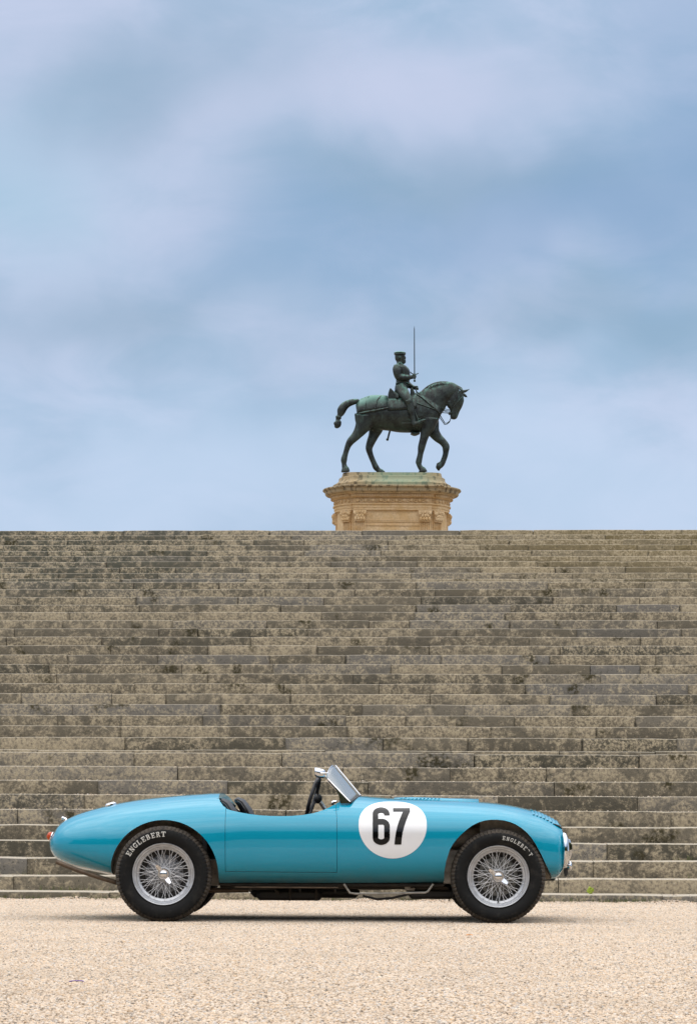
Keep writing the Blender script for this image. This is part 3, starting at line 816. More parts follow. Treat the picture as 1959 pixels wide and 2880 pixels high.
limb(m_, [(1090, 1010, 80, 44), (1115, 1085, 58, 38), (1155, 1140, 45, 32), (1205, 1185, 36, 29), (1232, 1230, 35, 30), (1229, 1285, 27, 23), (1212, 1345, 26, 23), (1197, 1380, 27, 24), (1182, 1398, 28, 26), (1163, 1416, 27, 28), (1166, 1450, 6, 10)], 14, y=56)
limb(m_, [(1195, 1378, 14, 14), (1170, 1380, 12, 14), (1146, 1390, 8, 14)], 8, y=56)
limb(m_, [(560, 1070, 26, 22), (590, 1080, 20, 18), (620, 1078, 10, 10)], 8)
horse = fuse(m_, 'horse', M_bronze, stat, 0.015, 3)
# mane, roached along the crest
m_ = MB(); cr_ = [(990, 742), (1035, 696), (1085, 660), (1135, 641), (1185, 632), (1235, 634), (1285, 648), (1330, 668), (1370, 690)]
limb(m_, [(x, y + 8, 15, 13) for x, y in cr_], 8)
for k in range(34):
    t_ = k / 33 * 8; i = min(int(t_), 7); f_ = t_ - i
    x = cr_[i][0] * (1 - f_) + cr_[i + 1][0] * f_; y = cr_[i][1] * (1 - f_) + cr_[i + 1][1] * f_
    limb(m_, [(x, y, 7, 10, 0), (x + 5, y + 16, 8, 10, -22), (x + 8, y + 34, 3, 4, -34)], 6)
m_.build('mane', M_bronze, horse)
m_ = MB()
limb(m_, [(425, 812, 18, 17), (385, 818, 27, 24), (330, 834, 33, 29), (290, 860, 39, 32), (264, 896, 42, 34), (252, 930, 34, 30), (240, 952, 22, 20), (234, 966, 30, 27), (227, 988, 19, 18), (229, 1008, 33, 29), (222, 1032, 37, 31), (212, 1050, 26, 23), (200, 1060, 7, 7)], 12)
for k, (ax, ay) in enumerate(((0, 0), (9, 5), (-8, -6))):
    limb(m_, [(400 + ax, 812 + ay, 10, 9, -12 + 8 * k), (320 + ax, 832 + ay * 2, 14, 10, -14 + 12 * k), (270 + ax, 880 + ay, 15, 10, -16 + 12 * k), (244 + ax * .6, 940 + ay * .3, 9, 8, -10 + 8 * k)], 8)
fuse(m_, 'tail', M_bronze, horse, 0.013, 2)

# rump cover with the verdigris streaks, laid over the horse's hindquarters
bv = BVHTree.FromPolygons([v.co.copy() for v in horse.data.vertices], [tuple(p.vertices) for p in horse.data.polygons])
off = wloc(stat)
def hit(cx, cy, side=-1, lift=0.006):
    o_ = SP(cx, cy, side * 400) - off
    h = bv.ray_cast(o_, Vector((0, -side, 0)))
    return None if h[0] is None else h[0] + Vector((0, side * lift, 0)) + off
def drape(name, cols, mt, parent, th=0.012):
    """sheet over the back: cols = list of (cx, top cy, bottom cy); built both sides from the spine down"""
    m_ = MB(); rows = 9; g = []
    for cx, ct, cb in cols:
        line = []
        for side in (-1, 1):
            seg = []
            for k in range(rows):
                cy = ct + (cb - ct) * (k / (rows - 1)) ** 1.6
                h = hit(cx, cy, side, th)
                if h is None:
                    h = SP(cx, ct - 3, 0)
                seg.append(h + Vector((0, 0, th * (1 - k / rows))))
            line.append(seg)
        g.append(line[0][::-1] + line[1])
    n = len(g[0]); vv = [p for c_ in g for p in c_]
    ff = [(i * n + j, i * n + j + 1, (i + 1) * n + j + 1, (i + 1) * n + j) for i in range(len(g) - 1) for j in range(n - 1)]
    m_.add(vv, ff)
    o = m_.build(name, mt, parent)
    sd_ = o.modifiers.new('thick', 'SOLIDIFY'); sd_.thickness = th; sd_.offset = -1
    return o
drape('rump_cover', [(396, 858, 940), (410, 822, 936), (440, 800, 932), (480, 786, 928), (520, 774, 922), (560, 769, 916), (600, 768, 910), (640, 770, 905), (685, 775, 897)], M_verd, horse)
def strap(name, pts, r, parent, mt=M_bronze, side=-1, lift=0.014):
    q = []
    for i in range(len(pts) - 1):
        for k in range(8):
            f_ = k / 8; q.append((pts[i][0] * (1 - f_) + pts[i + 1][0] * f_, pts[i][1] * (1 - f_) + pts[i + 1][1] * f_))
    q.append(pts[-1]); w_ = [hit(x, y, side, lift) for x, y in q]; w_ = [p for p in w_ if p is not None]
    if len(w_) > 1: return MB().tube(w_, r, 6).build(name, mt, parent)
strap('cover_strap', [(515, 779), (490, 830), (472, 910)], 0.02, horse, lift=0.03)
strap('cover_strap', [(625, 772), (590, 820), (570, 900)], 0.02, horse, lift=0.03)
strap('crupper_band', [(390, 948), (480, 932), (580, 915), (690, 893)], 0.026, horse, lift=0.018)
strap('breast_strap', [(958, 752), (1040, 820), (1110, 880), (1178, 938)], 0.022, horse)
strap('breast_strap', [(958, 845), (1060, 880), (1120, 900), (1165, 925)], 0.014, horse)
# bridle and reins
m_ = MB()
for a, b2 in (((1350, 715), (1268, 900)), ((1262, 905), (1390, 760))):
    q = [hit(a[0] + (b2[0] - a[0]) * k / 10, a[1] + (b2[1] - a[1]) * k / 10, -1, 0.01) for k in range(11)]; q = [p for p in q if p is not None]
    if len(q) > 2: m_.tube(q, 0.010, 6)
for yy in (-36, 36):
    m_.tube([SP(1278, 955, yy), SP(1262, 1000, yy), SP(1240, 1018, yy), SP(1218, 1022, yy * 1.2), SP(1190, 980, yy * 1.6), SP(1150, 915, yy * 2), SP(1080, 830, yy * 1.9), SP(1000, 765, yy * 1.2), SP(955, 725, yy * .8), SP(945, 695, yy * .3)], 0.011, 6)
    m_.tube([SP(1278, 925, yy), SP(1235, 915, yy), SP(1195, 908, yy * 1.8)], 0.010, 6)
    m_.tube([SP(1268, 898, yy), SP(1225, 890, yy * 1.1), SP(1190, 880, yy * 1.7)], 0.009, 6)
    m_.ball(SP(1262, 925, yy), .028, 8, 6)
m_.build('bridle', M_bronze, horse)

# saddle: cloth, cantle and pommel
sad = drape('saddle_cloth', [(690, 765, 918), (730, 768, 916), (780, 772, 914), (830, 772, 910), (880, 765, 905), (930, 755, 900), (955, 748, 895)], M_bronze, stat, 0.03)
m_ = MB()
limb(m_, [(715, 790, 24, 60), (712, 750, 22, 66), (712, 712, 12, 60)], 12); limb(m_, [(712, 725, 16, 12, -60), (745, 748, 16, 12, -74), (775, 775, 22, 14, -84), (780, 800, 18, 12, -92)], 8)
limb(m_, [(712, 725, 16, 12, 60), (745, 748, 16, 12, 74), (775, 775, 22, 14, 84)], 8)
limb(m_, [(930, 790, 26, 60), (922, 745, 22, 56), (910, 702, 14, 40)], 12); limb(m_, [(740, 780, 26, 70), (820, 790, 22, 76), (900, 780, 26, 70)], 12)
for poly, w_ in (([(706, 704), (718, 706), (768, 765), (786, 812), (686, 818), (692, 770)], 84), ([(898, 700), (914, 694), (936, 740), (952, 806), (898, 806)], 64)):
    a_ = [SP(x, y, -w_) for x, y in poly]; b_ = [SP(x, y, w_) for x, y in poly]; k = len(poly)
    m_.add(a_ + b_, [tuple(range(k)), tuple(range(2 * k - 1, k - 1, -1))] + [(i, i + k, (i + 1) % k + k, (i + 1) % k) for i in range(k)])
fuse(m_, 'saddle', M_bronze, sad, 0.014, 3)

# the horseman
m_ = MB()
limb(m_, [(810, 760, 60, 62), (812, 700, 60, 60), (826, 650, 62, 56), (828, 600, 66, 60), (820, 555, 76, 68), (806, 515, 66, 72), (798, 482, 42, 60), (797, 462, 28, 34), (799, 440, 27, 27)], 18)
limb(m_, [(797, 450, 28, 26), (797, 420, 44, 36), (800, 395, 48, 38), (800, 372, 46, 38)], 14)
limb(m_, [(838, 395, 10, 10), (848, 412, 9, 9), (846, 424, 6, 8)], 8)                     # nose
limb(m_, [(836, 430, 18, 18), (838, 448, 18, 16), (836, 466, 9, 8)], 8)                   # beard
limb(m_, [(795, 408, 14, 8, -40), (797, 425, 10, 7, -40)], 8)                             # ear
# near arm with the sword, far arm with the reins
limb(m_, [(780, 490, 34, 28, -60), (770, 530, 40, 32, -72), (774, 575, 35, 30, -78), (792, 606, 32, 27, -76), (830, 606, 31, 26, -66), (870, 603, 26, 22, -54), (900, 598, 21, 18, -46)], 12)
limb(m_, [(815, 490, 30, 28, 60), (835, 540, 36, 30, 74), (850, 600, 32, 28, 76), (880, 650, 28, 25, 62), (915, 675, 23, 20, 40), (935, 684, 20, 18, 26)], 12)
# thighs and legs; far leg mirrors the near one
for sy in (-1, 1):
    limb(m_, [(800, 690, 54, 44, sy * 40), (828, 740, 52, 42, sy * 84), (858, 790, 44, 38, sy * 116), (882, 838, 37, 34, sy * 128), (892, 868, 33, 30, sy * 130), (904, 915, 34, 30, sy * 130), (916, 965, 27, 24, sy * 130), (925, 1010, 23, 21, sy * 130), (930, 1040, 24, 22, sy * 132)], 14)
    limb(m_, [(915, 1052, 18, 20, sy * 130), (945, 1042, 22, 22, sy * 134), (985, 1026, 19, 22, sy * 138), (1018, 1012, 15, 20, sy * 142), (1042, 1004, 6, 10, sy * 144)], 12)
    limb(m_, [(795, 665, 40, 26, sy * 52), (815, 710, 50, 26, sy * 76), (825, 740, 46, 20, sy * 92)], 10)
rider = fuse(m_, 'rider', M_bronze, stat, 0.012, 3)
# cap
m_ = MB(); cpt = SP(797, 372, 0)
m_.lathe([(0, .070), (.06, .068), (.11, .060), (.145, .046), (.155, .032), (.148, .020), (.136, .012), (.138, .002), (.148, -.002), (.150, -.010), (.12, -.02), (0, -.02)], cpt + Vector((0.006, 0, -.018)), 24, 'z')
m_.build('cap', M_verd, rider)
# fingers closed on the hilt, and the rein hand
m_ = MB()
limb(m_, [(898, 598, 19, 17, -46), (918, 594, 20, 16, -46), (934, 592, 14, 14, -46)], 10)
for k in range(4):
    cy = 577 + k * 10; ln = (0, 3, 2, -3)[k]
    limb(m_, [(915, cy + 4, 6, 6, -60), (936 + ln, cy, 6, 6, -63), (947 + ln, cy, 6, 6, -52), (944 + ln, cy + 1, 5.5, 5.5, -38), (930, cy + 2, 5, 5, -34)], 6)
limb(m_, [(912, 582, 7, 7, -38), (926, 572, 6.5, 6.5, -38), (938, 568, 5, 5, -48)], 6)
fuse(m_, 'sword_hand', M_bronze, rider, 0.006, 1)
m_ = MB()
limb(m_, [(932, 684, 19, 16, 26), (950, 688, 19, 17, 16), (962, 692, 12, 14, 8)], 10)
for k in range(4): limb(m_, [(945, 680 + 2 * k, 6, 6, 26 - 9 * k), (966, 684 + 2 * k, 6, 6, 22 - 9 * k), (970, 698 + k, 6, 6, 20 - 9 * k), (958, 706, 5, 5, 18 - 9 * k)], 6)
limb(m_, [(945, 676, 7, 7, 2), (960, 674, 6, 6, 4), (968, 680, 5, 5, 8)], 6)
fuse(m_, 'rein_hand', M_bronze, rider, 0.007, 1)
m_ = MB()
for sy in (-1,): 
    for (cx, cy, rr) in ((884, 838, 40),): limb(m_, [(cx - 30, cy - 4, 10, 30, sy * 132), (cx, cy, rr, 36, sy * 132), (cx + 22, cy + 2, 12, 26, sy * 132)], 12)
limb(m_, [(762, 655, 12, 50), (828, 652, 12, 56), (892, 655, 10, 46)], 12)
m_.build('armour_trim', M_bronze, rider)
# sword, stirrup, scabbard, spur
m_ = MB()
yS = -46
bw = [SP(934, 560, yS), SP(931, 124, yS)]
ctr = [(935, 1.0), (932, .62)]
vv = []
for (cx, cy, hw) in ((934.5, 572, 5.2), (932, 300, 4.4), (931, 150, 3.6), (930.7, 122, .4)):
    vv += [SP(cx - hw, cy, yS), SP(cx, cy, yS - 2.6), SP(cx + hw, cy, yS), SP(cx, cy, yS + 2.6)]
m_.add(vv, [(i * 4 + j, i * 4 + (j + 1) % 4, i * 4 + 4 + (j + 1) % 4, i * 4 + 4 + j) for i in range(3) for j in range(4)] + [(12, 13, 14, 15), (3, 2, 1, 0)])
m_.build('sword_blade', M_bronze, rider)
m_ = MB()
m_.tube([SP(x, y, yS) for x, y in ((896, 548), (904, 560), (920, 567), (935, 569), (950, 569), (962, 566), (970, 560))], .012, 8)
m_.tube([SP(934.5, 572, yS), SP(935, 620, yS)], .014, 8); m_.ball(SP(935.5, 631, yS), .03, 10, 8)
m_.build('sword_hilt', M_bronze, rider)
m_ = MB()
m_.tube([SP(930, 905, -128), SP(950, 960, -140), SP(968, 1000, -150)], .010, 6)
m_.tube([SP(968, 1000, -150), SP(985, 1000, -160), SP(1000, 1030, -160), SP(975, 1042, -160), SP(966, 1004, -150)], .010, 6)
m_.build('stirrup', M_bronze, sad)
MB().tube([SP(818, 1036, -134), SP(860, 1036, -134), SP(912, 1034, -132)], [.014, .009, .012], 6).build('spur', M_bronze, rider)
m_ = MB(); m_.tube([SP(716, 1060, 108), SP(704, 1100, 112), SP(692, 1150, 114)], .024, 8); m_.ball(SP(689, 1153, 114), .036, 8, 6); m_.build('scabbard', M_bronze, rider)
strap('girth', [(935, 900), (930, 1000), (935, 1085)], 0.02, horse)
m_ = MB(); limb(m_, [(905, 1108, 14, 60), (940, 1118, 18, 50), (985, 1108, 10, 40)], 10); m_.build('far_boot', M_bronze, rider)

# ------------------------------------------------------------------ racing car
D0, WID = 19.0, 1.5                                   # near side at y = D0, body width
YC = D0 + WID / 2
car = empty('vintage_race_car', (0.0, YC, 0.0))
tag(car, 'light blue open-top vintage racing car with a white 67 roundel parked before the steps', 'car')
def C(px, py, dy=0.0): return P(px, py, D0 + dy)
def CX_(px, py=2400, dy=0.0): return C(px, py, dy).x
def CZ_(px, py, dy=0.0): return C(px, py, dy).z
def tab(rows, dy):
    q = sorted([(C(k[0], k[1], k[2] if len(k) > 2 else dy).x, C(k[0], k[1], k[2] if len(k) > 2 else dy).z) for k in rows]); return pchip([k[0] for k in q], [k[1] for k in q])
top_f = tab([(144, 2371, .75), (144.4, 2361, .75), (147, 2350, .74), (150.4, 2341), (163, 2320.7), (180.7, 2306.8), (208.6, 2292.9), (233.8, 2284), (293.3, 2267.6), (327.7, 2260), (388.4, 2249.4), (479.5, 2239.6), (555.4, 2233.5), (608.5, 2230.8), (660, 2231),
             (800, 2234), (940, 2236.5), (1016, 2238.7), (1046, 2240.9), (1102, 2245), (1200, 2248), (1300, 2252), (1347, 2255), (1397, 2259.5), (1443, 2266.5), (1488, 2277), (1508, 2282.5), (1530, 2292), (1558, 2306.5), (1573, 2317), (1584, 2334)], .6)
bot_f = tab([(144, 2373, .75), (144.5, 2383, .75), (147.2, 2395, .74), (154, 2407.5, .72), (164.3, 2418.5, .7), (185.8, 2431.5, .62), (216, 2443.4, .5), (246.5, 2451, .4), (306, 2463.7, .3), (460, 2486, .2), (614, 2496), (900, 2498), (1250, 2493), (1400, 2486), (1500, 2479), (1561, 2477), (1577, 2472), (1584, 2460)], .12)
wr = [(144, .03, .75), (145, .12, .74), (147.5, .19, .73), (152, .26, .7), (162, .335, .62), (180, .41, .5), (205, .475, .36), (240, .545, .22), (300, .64, .1), (380, .71, .04), (460, .74, 0), (600, .748, 0), (800, .735, 0), (1000, .735, 0), (1200, .745, 0), (1400, .75, 0), (1470, .742, 0), (1520, .715, .04), (1555, .675, .08), (1575, .64, .11), (1584, .60, .15)]
wid_f = pchip([CX_(a, 2400, k) for a, b2, k in wr], [b2 for a, b2, k in wr])
zm_f = tab([(144, 2371.5, .75), (160, 2373, .7), (220, 2374, .5), (320, 2374), (460, 2372), (580, 2364), (700, 2354), (1000, 2353), (1200, 2351), (1350, 2350), (1450, 2364), (1530, 2390), (1584, 2398)], .1)
X0, X1 = CX_(144, 2371, .75), CX_(1584, 2380, .15)
NR = 112
tt = np.linspace(0, 1, 190)
xsn = np.concatenate([X0 + 0.22 * (tt[:60] / tt[59]) ** 2.4, np.linspace(X0 + 0.22, X1, 250)[1:]])
def ring(x):
    zt, zb, zm, hw = float(top_f(x)), float(bot_f(x)), float(zm_f(x)), float(wid_f(x))
    zt = max(zt, zm + .004); zb = min(zb, zm - .004)
    s_ = np.clip((x - X0) / .8, 0, 1); e_ = np.clip((x - (X1 - .7)) / .7, 0, 1)
    nu = 2.0 + .45 * s_ + .25 * e_; nl = 2.2 + 1.7 * s_
    th = np.linspace(0, 2 * math.pi, NR, endpoint=False)
    c_, s2 = np.cos(th), np.sin(th)
    n_ = np.where(s2 >= 0, nu, nl)
    y = hw * np.sign(c_) * np.abs(c_) ** (2 / n_)
    z = zm + np.where(s2 >= 0, (zt - zm), (zm - zb)) * np.sign(s2) * np.abs(s2) ** (2 / n_)
    return np.stack([np.full(NR, x), YC + y, z], 1)
bvts = np.concatenate([ring(x) for x in xsn]); K = len(xsn)
bf = [(i * NR + j, (i + 1) * NR + j, (i + 1) * NR + (j + 1) % NR, i * NR + (j + 1) % NR) for i in range(K - 1) for j in range(NR)]
bf.append(tuple(range(NR))); bf.append(tuple((K - 1) * NR + j for j in range(NR))[::-1])
base = obj('body', bvts, bf, [M_paint, M_well, M_dash], None, True)
bm = bmesh.new(); bm.from_mesh(base.data); bmesh.ops.recalc_face_normals(bm, faces=bm.faces); bm.to_mesh(base.data); bm.free()
base.data.polygons.foreach_set('use_smooth', [True] * len(base.data.polygons))
bm0 = bmesh.new(); bm0.from_mesh(base.data); bm0.normal_update()
BVB = BVHTree.FromBMesh(bm0); bm0.faces.ensure_lookup_table()
VN = {v.index: sum((f.normal * f.calc_area() for f in v.link_faces if len(f.verts) == 4), Vector((0, 0, 0))).normalized() for v in bm0.verts}
FV = [tuple(v.index for v in f.verts) for f in bm0.faces]; VC = [v.co.copy() for v in bm0.verts]

def cutter(build, mi):
    m_ = MB(); build(m_); o = m_.build('cutter', [M_paint, M_well, M_dash], None, False)
    o.data.polygons.foreach_set('material_index', [mi] * len(o.data.polygons)); return o
def boolean(o, cut, op='DIFFERENCE'):
    """exact boolean, nudged by fractions of a millimetre until the solver returns a sound solid"""
    r = random.Random(3); n0 = len(o.data.polygons); best = None
    for k in range(14):
        md = o.modifiers.new('b', 'BOOLEAN'); md.operation = op; md.solver = 'EXACT'; md.object = cut
        me = bpy.data.meshes.new_from_object(o.evaluated_get(bpy.context.evaluated_depsgraph_get()))
        o.modifiers.clear()
        if (op == 'DIFFERENCE' and len(me.polygons) > n0 * .55) or (op == 'INTERSECT' and len(me.polygons) > 300): best = me; break
        bpy.data.meshes.remove(me)
        cut.data.transform(Matrix.Translation((r.uniform(-4, 4) * 1e-4, r.uniform(-4, 4) * 1e-4, r.uniform(-4, 4) * 1e-4))); cut.data.update()
    print('BOOL', op, o.name, n0, len(best.polygons) if best else 'FAILED', 'tries', k + 1)
    if best is not None:
        old = o.data; o.data = best; bpy.data.meshes.remove(old)
    bpy.data.objects.remove(cut)
def xz(px, py, dy=0.0):
    p = C(px, py, dy); return (p.x, p.z)
# cockpit opening: cut-down sides, the tub, a recess under the rear cowl
dip = [(604, 2180), (606, 2231), (610, 2242), (618, 2256), (627, 2268), (636, 2275.5), (650, 2280), (675, 2285.5), (700, 2290), (730, 2293.6), (760, 2295.4), (790, 2296), (820, 2295.4), (850, 2293), (880, 2288), (905, 2280.5), (925, 2271.5), (945, 2261), (956, 2253.5), (968, 2249), (985, 2245), (1006, 2240), (1012, 2180)]
def dip_cut(m):
    near = [xz(a, b2, .08) for a, b2 in dip]; far = [xz(a + (17 if i < 5 else 6 if i < 7 else 0), b2 - (6 if 1 < i < 6 else 0), .08) for i, (a, b2) in enumerate(dip)]
    k = len(dip); ys_ = (D0 - .4, D0 + .3, D0 + 1.2, D0 + 2.2); vv = []
    for q, y in enumerate(ys_):
        src_ = near if q < 2 else far
        vv += [(p[0], y, p[1]) for p in src_]
    ff = [tuple(range(k)), tuple(range(4 * k - 1, 3 * k - 1, -1))]
    for q in range(3): ff += [(q * k + i, q * k + i + k, q * k + (i + 1) % k + k, q * k + (i + 1) % k) for i in range(k)]
    m.add(vv, ff)
boolean(base, cutter(dip_cut, 0))
dz_f = tab(dip[1:-1], .08)
def tub(m):
    pl_ = []; N = 28
    for k in range(N + 1):
        x = CX_(642) + (CX_(962) - CX_(642)) * k / N
        h = BVB.ray_cast(Vector((x, D0 - 1, float(dz_f(x)))), Vector((0, 1, 0)))[0]
        e_ = abs(2 * k / N - 1)
        pl_.append((x, h.y + .03 + .05 * max(0, e_ - .8) / .2))
    pl_ += [(x, 2 * YC - y) for x, y in pl_[::-1]]
    m.prism(pl_, .43, 1.2, 'z')
boolean(base, cutter(tub, 2))
boolean(base, cutter(lambda m: m.prism([(CX_(560), .42), (CX_(650), .42), (CX_(650), CZ_(640, 2268, .5)), (CX_(612), CZ_(612, 2246, .5)), (CX_(560), CZ_(560, 2252, .5))], D0 + .30, D0 + WID - .30), 2))
boolean(base, cutter(lambda m: m.box(((CX_(940) + CX_(1090)) / 2, YC, .48), (CX_(1090) - CX_(940), WID - .34, .34)), 2))
# wheel arches, both sides
RWX, RWZ = C(460, 2461.5, .03).x, .328
FWX, FWZ = C(1401, 2467, .03).x, .322
ra = .372
rpoly = [(RWX + ra * math.cos(math.radians(a)), C(460, 2461, 0).z + ra * math.sin(math.radians(a))) for a in range(-4, 185, 4)]
rpoly += [(RWX - ra, .02), (RWX + ra, .02)]
fpoly = [xz(a, b2) for a, b2 in ((1251, 2640), (1251, 2483), (1250, 2453), (1254.6, 2422.9), (1265.3, 2389.5), (1274, 2374), (1285, 2360), (1298, 2346.5), (1312.3, 2334), (1328, 2322.5), (1345.7, 2313.6), (1364, 2308.3), (1382, 2306), (1400, 2306), (1418.6, 2308), (1436, 2312.7), (1452, 2319.7), (1468, 2330), (1482.3, 2342.5), (1495, 2357.5), (1506.6, 2374.3), (1521.8, 2401.6), (1537, 2433), (1561.3, 2478), (1563, 2640))]
def wells(m):
    for pl_ in (rpoly, fpoly):
        m.prism(pl_, D0 - .2, D0 + .40); m.prism(pl_, D0 + WID - .40, D0 + WID + .2)
boolean(base, cutter(wells, 1))
# open mouth of the nose
boolean(base, cutter(lambda m: m.box((X1, YC, CZ_(1584, 2398, .3)), (.16, .92, .20)), 2))
# door cut out of the flank
dpoly = [(633.3, 2200), (633.3, 2300), (633.6, 2452.7), (790, 2454.2), (948.6, 2455.2), (948.2, 2350), (947.6, 2300), (945.5, 2275), (944.5, 2262), (944, 2200)]
gap = 1.1
cxm, cym = 790, 2380
dsm = [(a + (gap if a < cxm else -gap), b2 - (gap if b2 > 2440 else 0)) for a, b2 in dpoly]
door = base.copy(); door.data = base.data.copy(); COL.objects.link(door); door.name = 'door'; door.data.name = 'door'
boolean(door, cutter(lambda m: m.prism([xz(a, b2, .03) for a, b2 in dsm], D0 - .3, D0 + .312), 0), "INTERSECT")
boolean(base, cutter(lambda m: m.prism([xz(a, b2, .03) for a, b2 in dpoly], D0 - .3, D0 + .318), 2))

def reshade(o):
    """smooth painted skin from the uncut surface, crisp everywhere else"""
    me = o.data; me.polygons.foreach_set('use_smooth', [True] * len(me.polygons))
    nrm = [None] * len(me.loops)
    for p in me.polygons:
        on = p.material_index == 0
        for li in p.loop_indices:
            co = me.vertices[me.loops[li].vertex_index].co; n_ = p.normal
            if on:
                q, fn, fi, ds = BVB.find_nearest(co)
                if ds < 3e-4 and fn.dot(p.normal) > .6 and fi < len(FV) - 2:
                    ws = [1.0 / ((VC[v] - co).length + 1e-5) ** 2 for v in FV[fi]]
                    n_ = sum((VN[v] * w_ for v, w_ in zip(FV[fi], ws)), Vector((0, 0, 0))).normalized()
            nrm[li] = n_[:]
    me.normals_split_custom_set(nrm)
for o in (base, door):
    o.data.transform(Matrix.Translation((0, -YC, 0))); o.parent = car
BVB2 = BVB
# BVB and VC live in world space: shade with the meshes lifted back for the look-up
for o in (base, door):
    o.data.transform(Matrix.Translation((0, YC, 0))); reshade(o); 
    nn = [l.normal[:] for l in o.data.corner_normals] if False else None
    o.location = (0, -YC, 0)
bodyo = base; bodyo.name = 'body'; bodyo.data.name = 'body'
bmesh_now = BVHTree.FromPolygons([v.co.copy() for v in base.data.vertices] + [v.co.copy() for v in door.data.vertices],
    [tuple(p.vertices) for p in base.data.polygons] + [tuple(i + len(base.data.vertices) for i in p.vertices) for p in door.data.polygons])
def skin(x, z, lift=0.0015):
    h = BVB.ray_cast(Vector((x, D0 - 1, z)), Vector((0, 1, 0)))
    return None if h[0] is None else h[0] + h[1] * lift
def skin_top(x, y, lift=0.002):
    h = BVB.ray_cast(Vector((x, y, 2)), Vector((0, 0, -1)))
    return None if h[0] is None else h[0] + h[1] * lift

# roundel and number, laid on the wing
m_ = MB(); cpx, cpy = 1104, 2322; nt_, nr_ = 72, 14; vv = []
for j in range(nr_ + 1):
    for k in range(nt_):
        a = 2 * math.pi * k / nt_; ca, sa = math.cos(a), math.sin(a); e2 = 2.45 if sa < 0 else 2.0
        ex = math.copysign(abs(ca) ** (2 / e2), ca); ey = math.copysign(abs(sa) ** (2 / e2), sa)
        u, v = cpx + 95.5 * ex * j / nr_, cpy + (93 if sa > 0 else 68) * ey * j / nr_
        p = C(u, v, .05); h = skin(p.x, p.z, .0016); vv.append(h if h is not None else p)
ff = [(j * nt_ + k, (j + 1) * nt_ + k, (j + 1) * nt_ + (k + 1) % nt_, j * nt_ + (k + 1) % nt_) for j in range(nr_) for k in range(nt_)]
def face_to_cam(vv, ff):
    out = []
    for f in ff:
        a, b2, c2 = [Vector(vv[i]) for i in f[:3]]
        out.append(f if (b2 - a).cross(c2 - a).y < 0 else f[::-1])
    return out
rnd_ = obj('roundel', vv, face_to_cam(vv, ff), M_white, car)
def strip(name, left, right, parent, nx_=6):
    """figure stroke between two outlines given in photo pixels"""
    vv = []
    if len(left) < 20:
        def fine(L):
            out = []
            for i in range(len(L) - 1):
                for k in range(5): out.append((L[i][0] + (L[i + 1][0] - L[i][0]) * k / 5, L[i][1] + (L[i + 1][1] - L[i][1]) * k / 5))
            return out + [L[-1]]
        left, right = fine(left), fine(right)
    for a, b2 in zip(left, right):
        for k in range(nx_ + 1):
            f_ = k / nx_; p = C(a[0] * (1 - f_) + b2[0] * f_, a[1] * (1 - f_) + b2[1] * f_, .05); vv.append(skin(p.x, p.z, .0036))
    n = len(left)
    return vv, [(i * (nx_ + 1) + k, i * (nx_ + 1) + k + 1, (i + 1) * (nx_ + 1) + k + 1, (i + 1) * (nx_ + 1) + k) for i in range(n - 1) for k in range(nx_)]
sc = lambda x, y: (960 + x / 4.65, 2200 + y / 4.65)
def stroke(path, w_):
    L_, R_ = [], []
    for i, (x, y) in enumerate(path):
        a, b2 = path[max(i - 1, 0)], path[min(i + 1, len(path) - 1)]; tx, ty = b2[0] - a[0], b2[1] - a[1]; l = math.hypot(tx, ty)
        nx_, ny_ = -ty / l * w_ / 2, tx / l * w_ / 2; L_.append(sc(x + nx_, y + ny_)); R_.append(sc(x - nx_, y - ny_))
    return L_, R_
def arc(cx, cy, rx, ry, a0, a1, n=14): return [(cx + rx * math.cos(math.radians(a0 + (a1 - a0) * k / n)), cy - ry * math.sin(math.radians(a0 + (a1 - a0) * k / n))) for k in range(n + 1)]
lp_ = lambda a, b2, n: [(a[0] + (b2[0] - a[0]) * k / n, a[1] + (b2[1] - a[1]) * k / n) for k in range(n)]
six = lp_((595, 441), (595, 420), 3) + arc(520, 420, 75, 49, 0, 180) + lp_((445, 430), (445, 720), 14) + arc(520, 730, 75, 56, 180, 360) + lp_((595, 720), (595, 590), 6) + arc(530, 578, 65, 56, 0, 90) + [(505, 522.5), (472, 523.5)]
m_ = MB()
v_, f_ = strip('six', *stroke(six, 73), car); m_.add(v_, face_to_cam(v_, f_))
o = obj('number', m_.v, m_.f, M_num, rnd_, label='black figure six')
l7 = [sc(*p) for p in ((677, 345), (677, 391))]; r7 = [sc(*p) for p in ((900, 345), (900, 391))]
v_, f_ = strip('bar', l7, r7, car, 12); m_ = MB(); m_.add(v_, face_to_cam(v_, f_))
lft = [(806, 391), (790, 425), (760, 495), (732, 575), (712, 660), (699, 740), (692, 818)]; rgt = [(900, 391), (880, 430), (850, 500), (820, 580), (800, 660), (787, 740), (781, 818)]
v_, f_ = strip('leg', [sc(*p) for p in lft], [sc(*p) for p in rgt], car, 6); m_.add(v_, face_to_cam(v_, f_))
obj('number', m_.v, m_.f, M_num, rnd_, label='black figure seven')

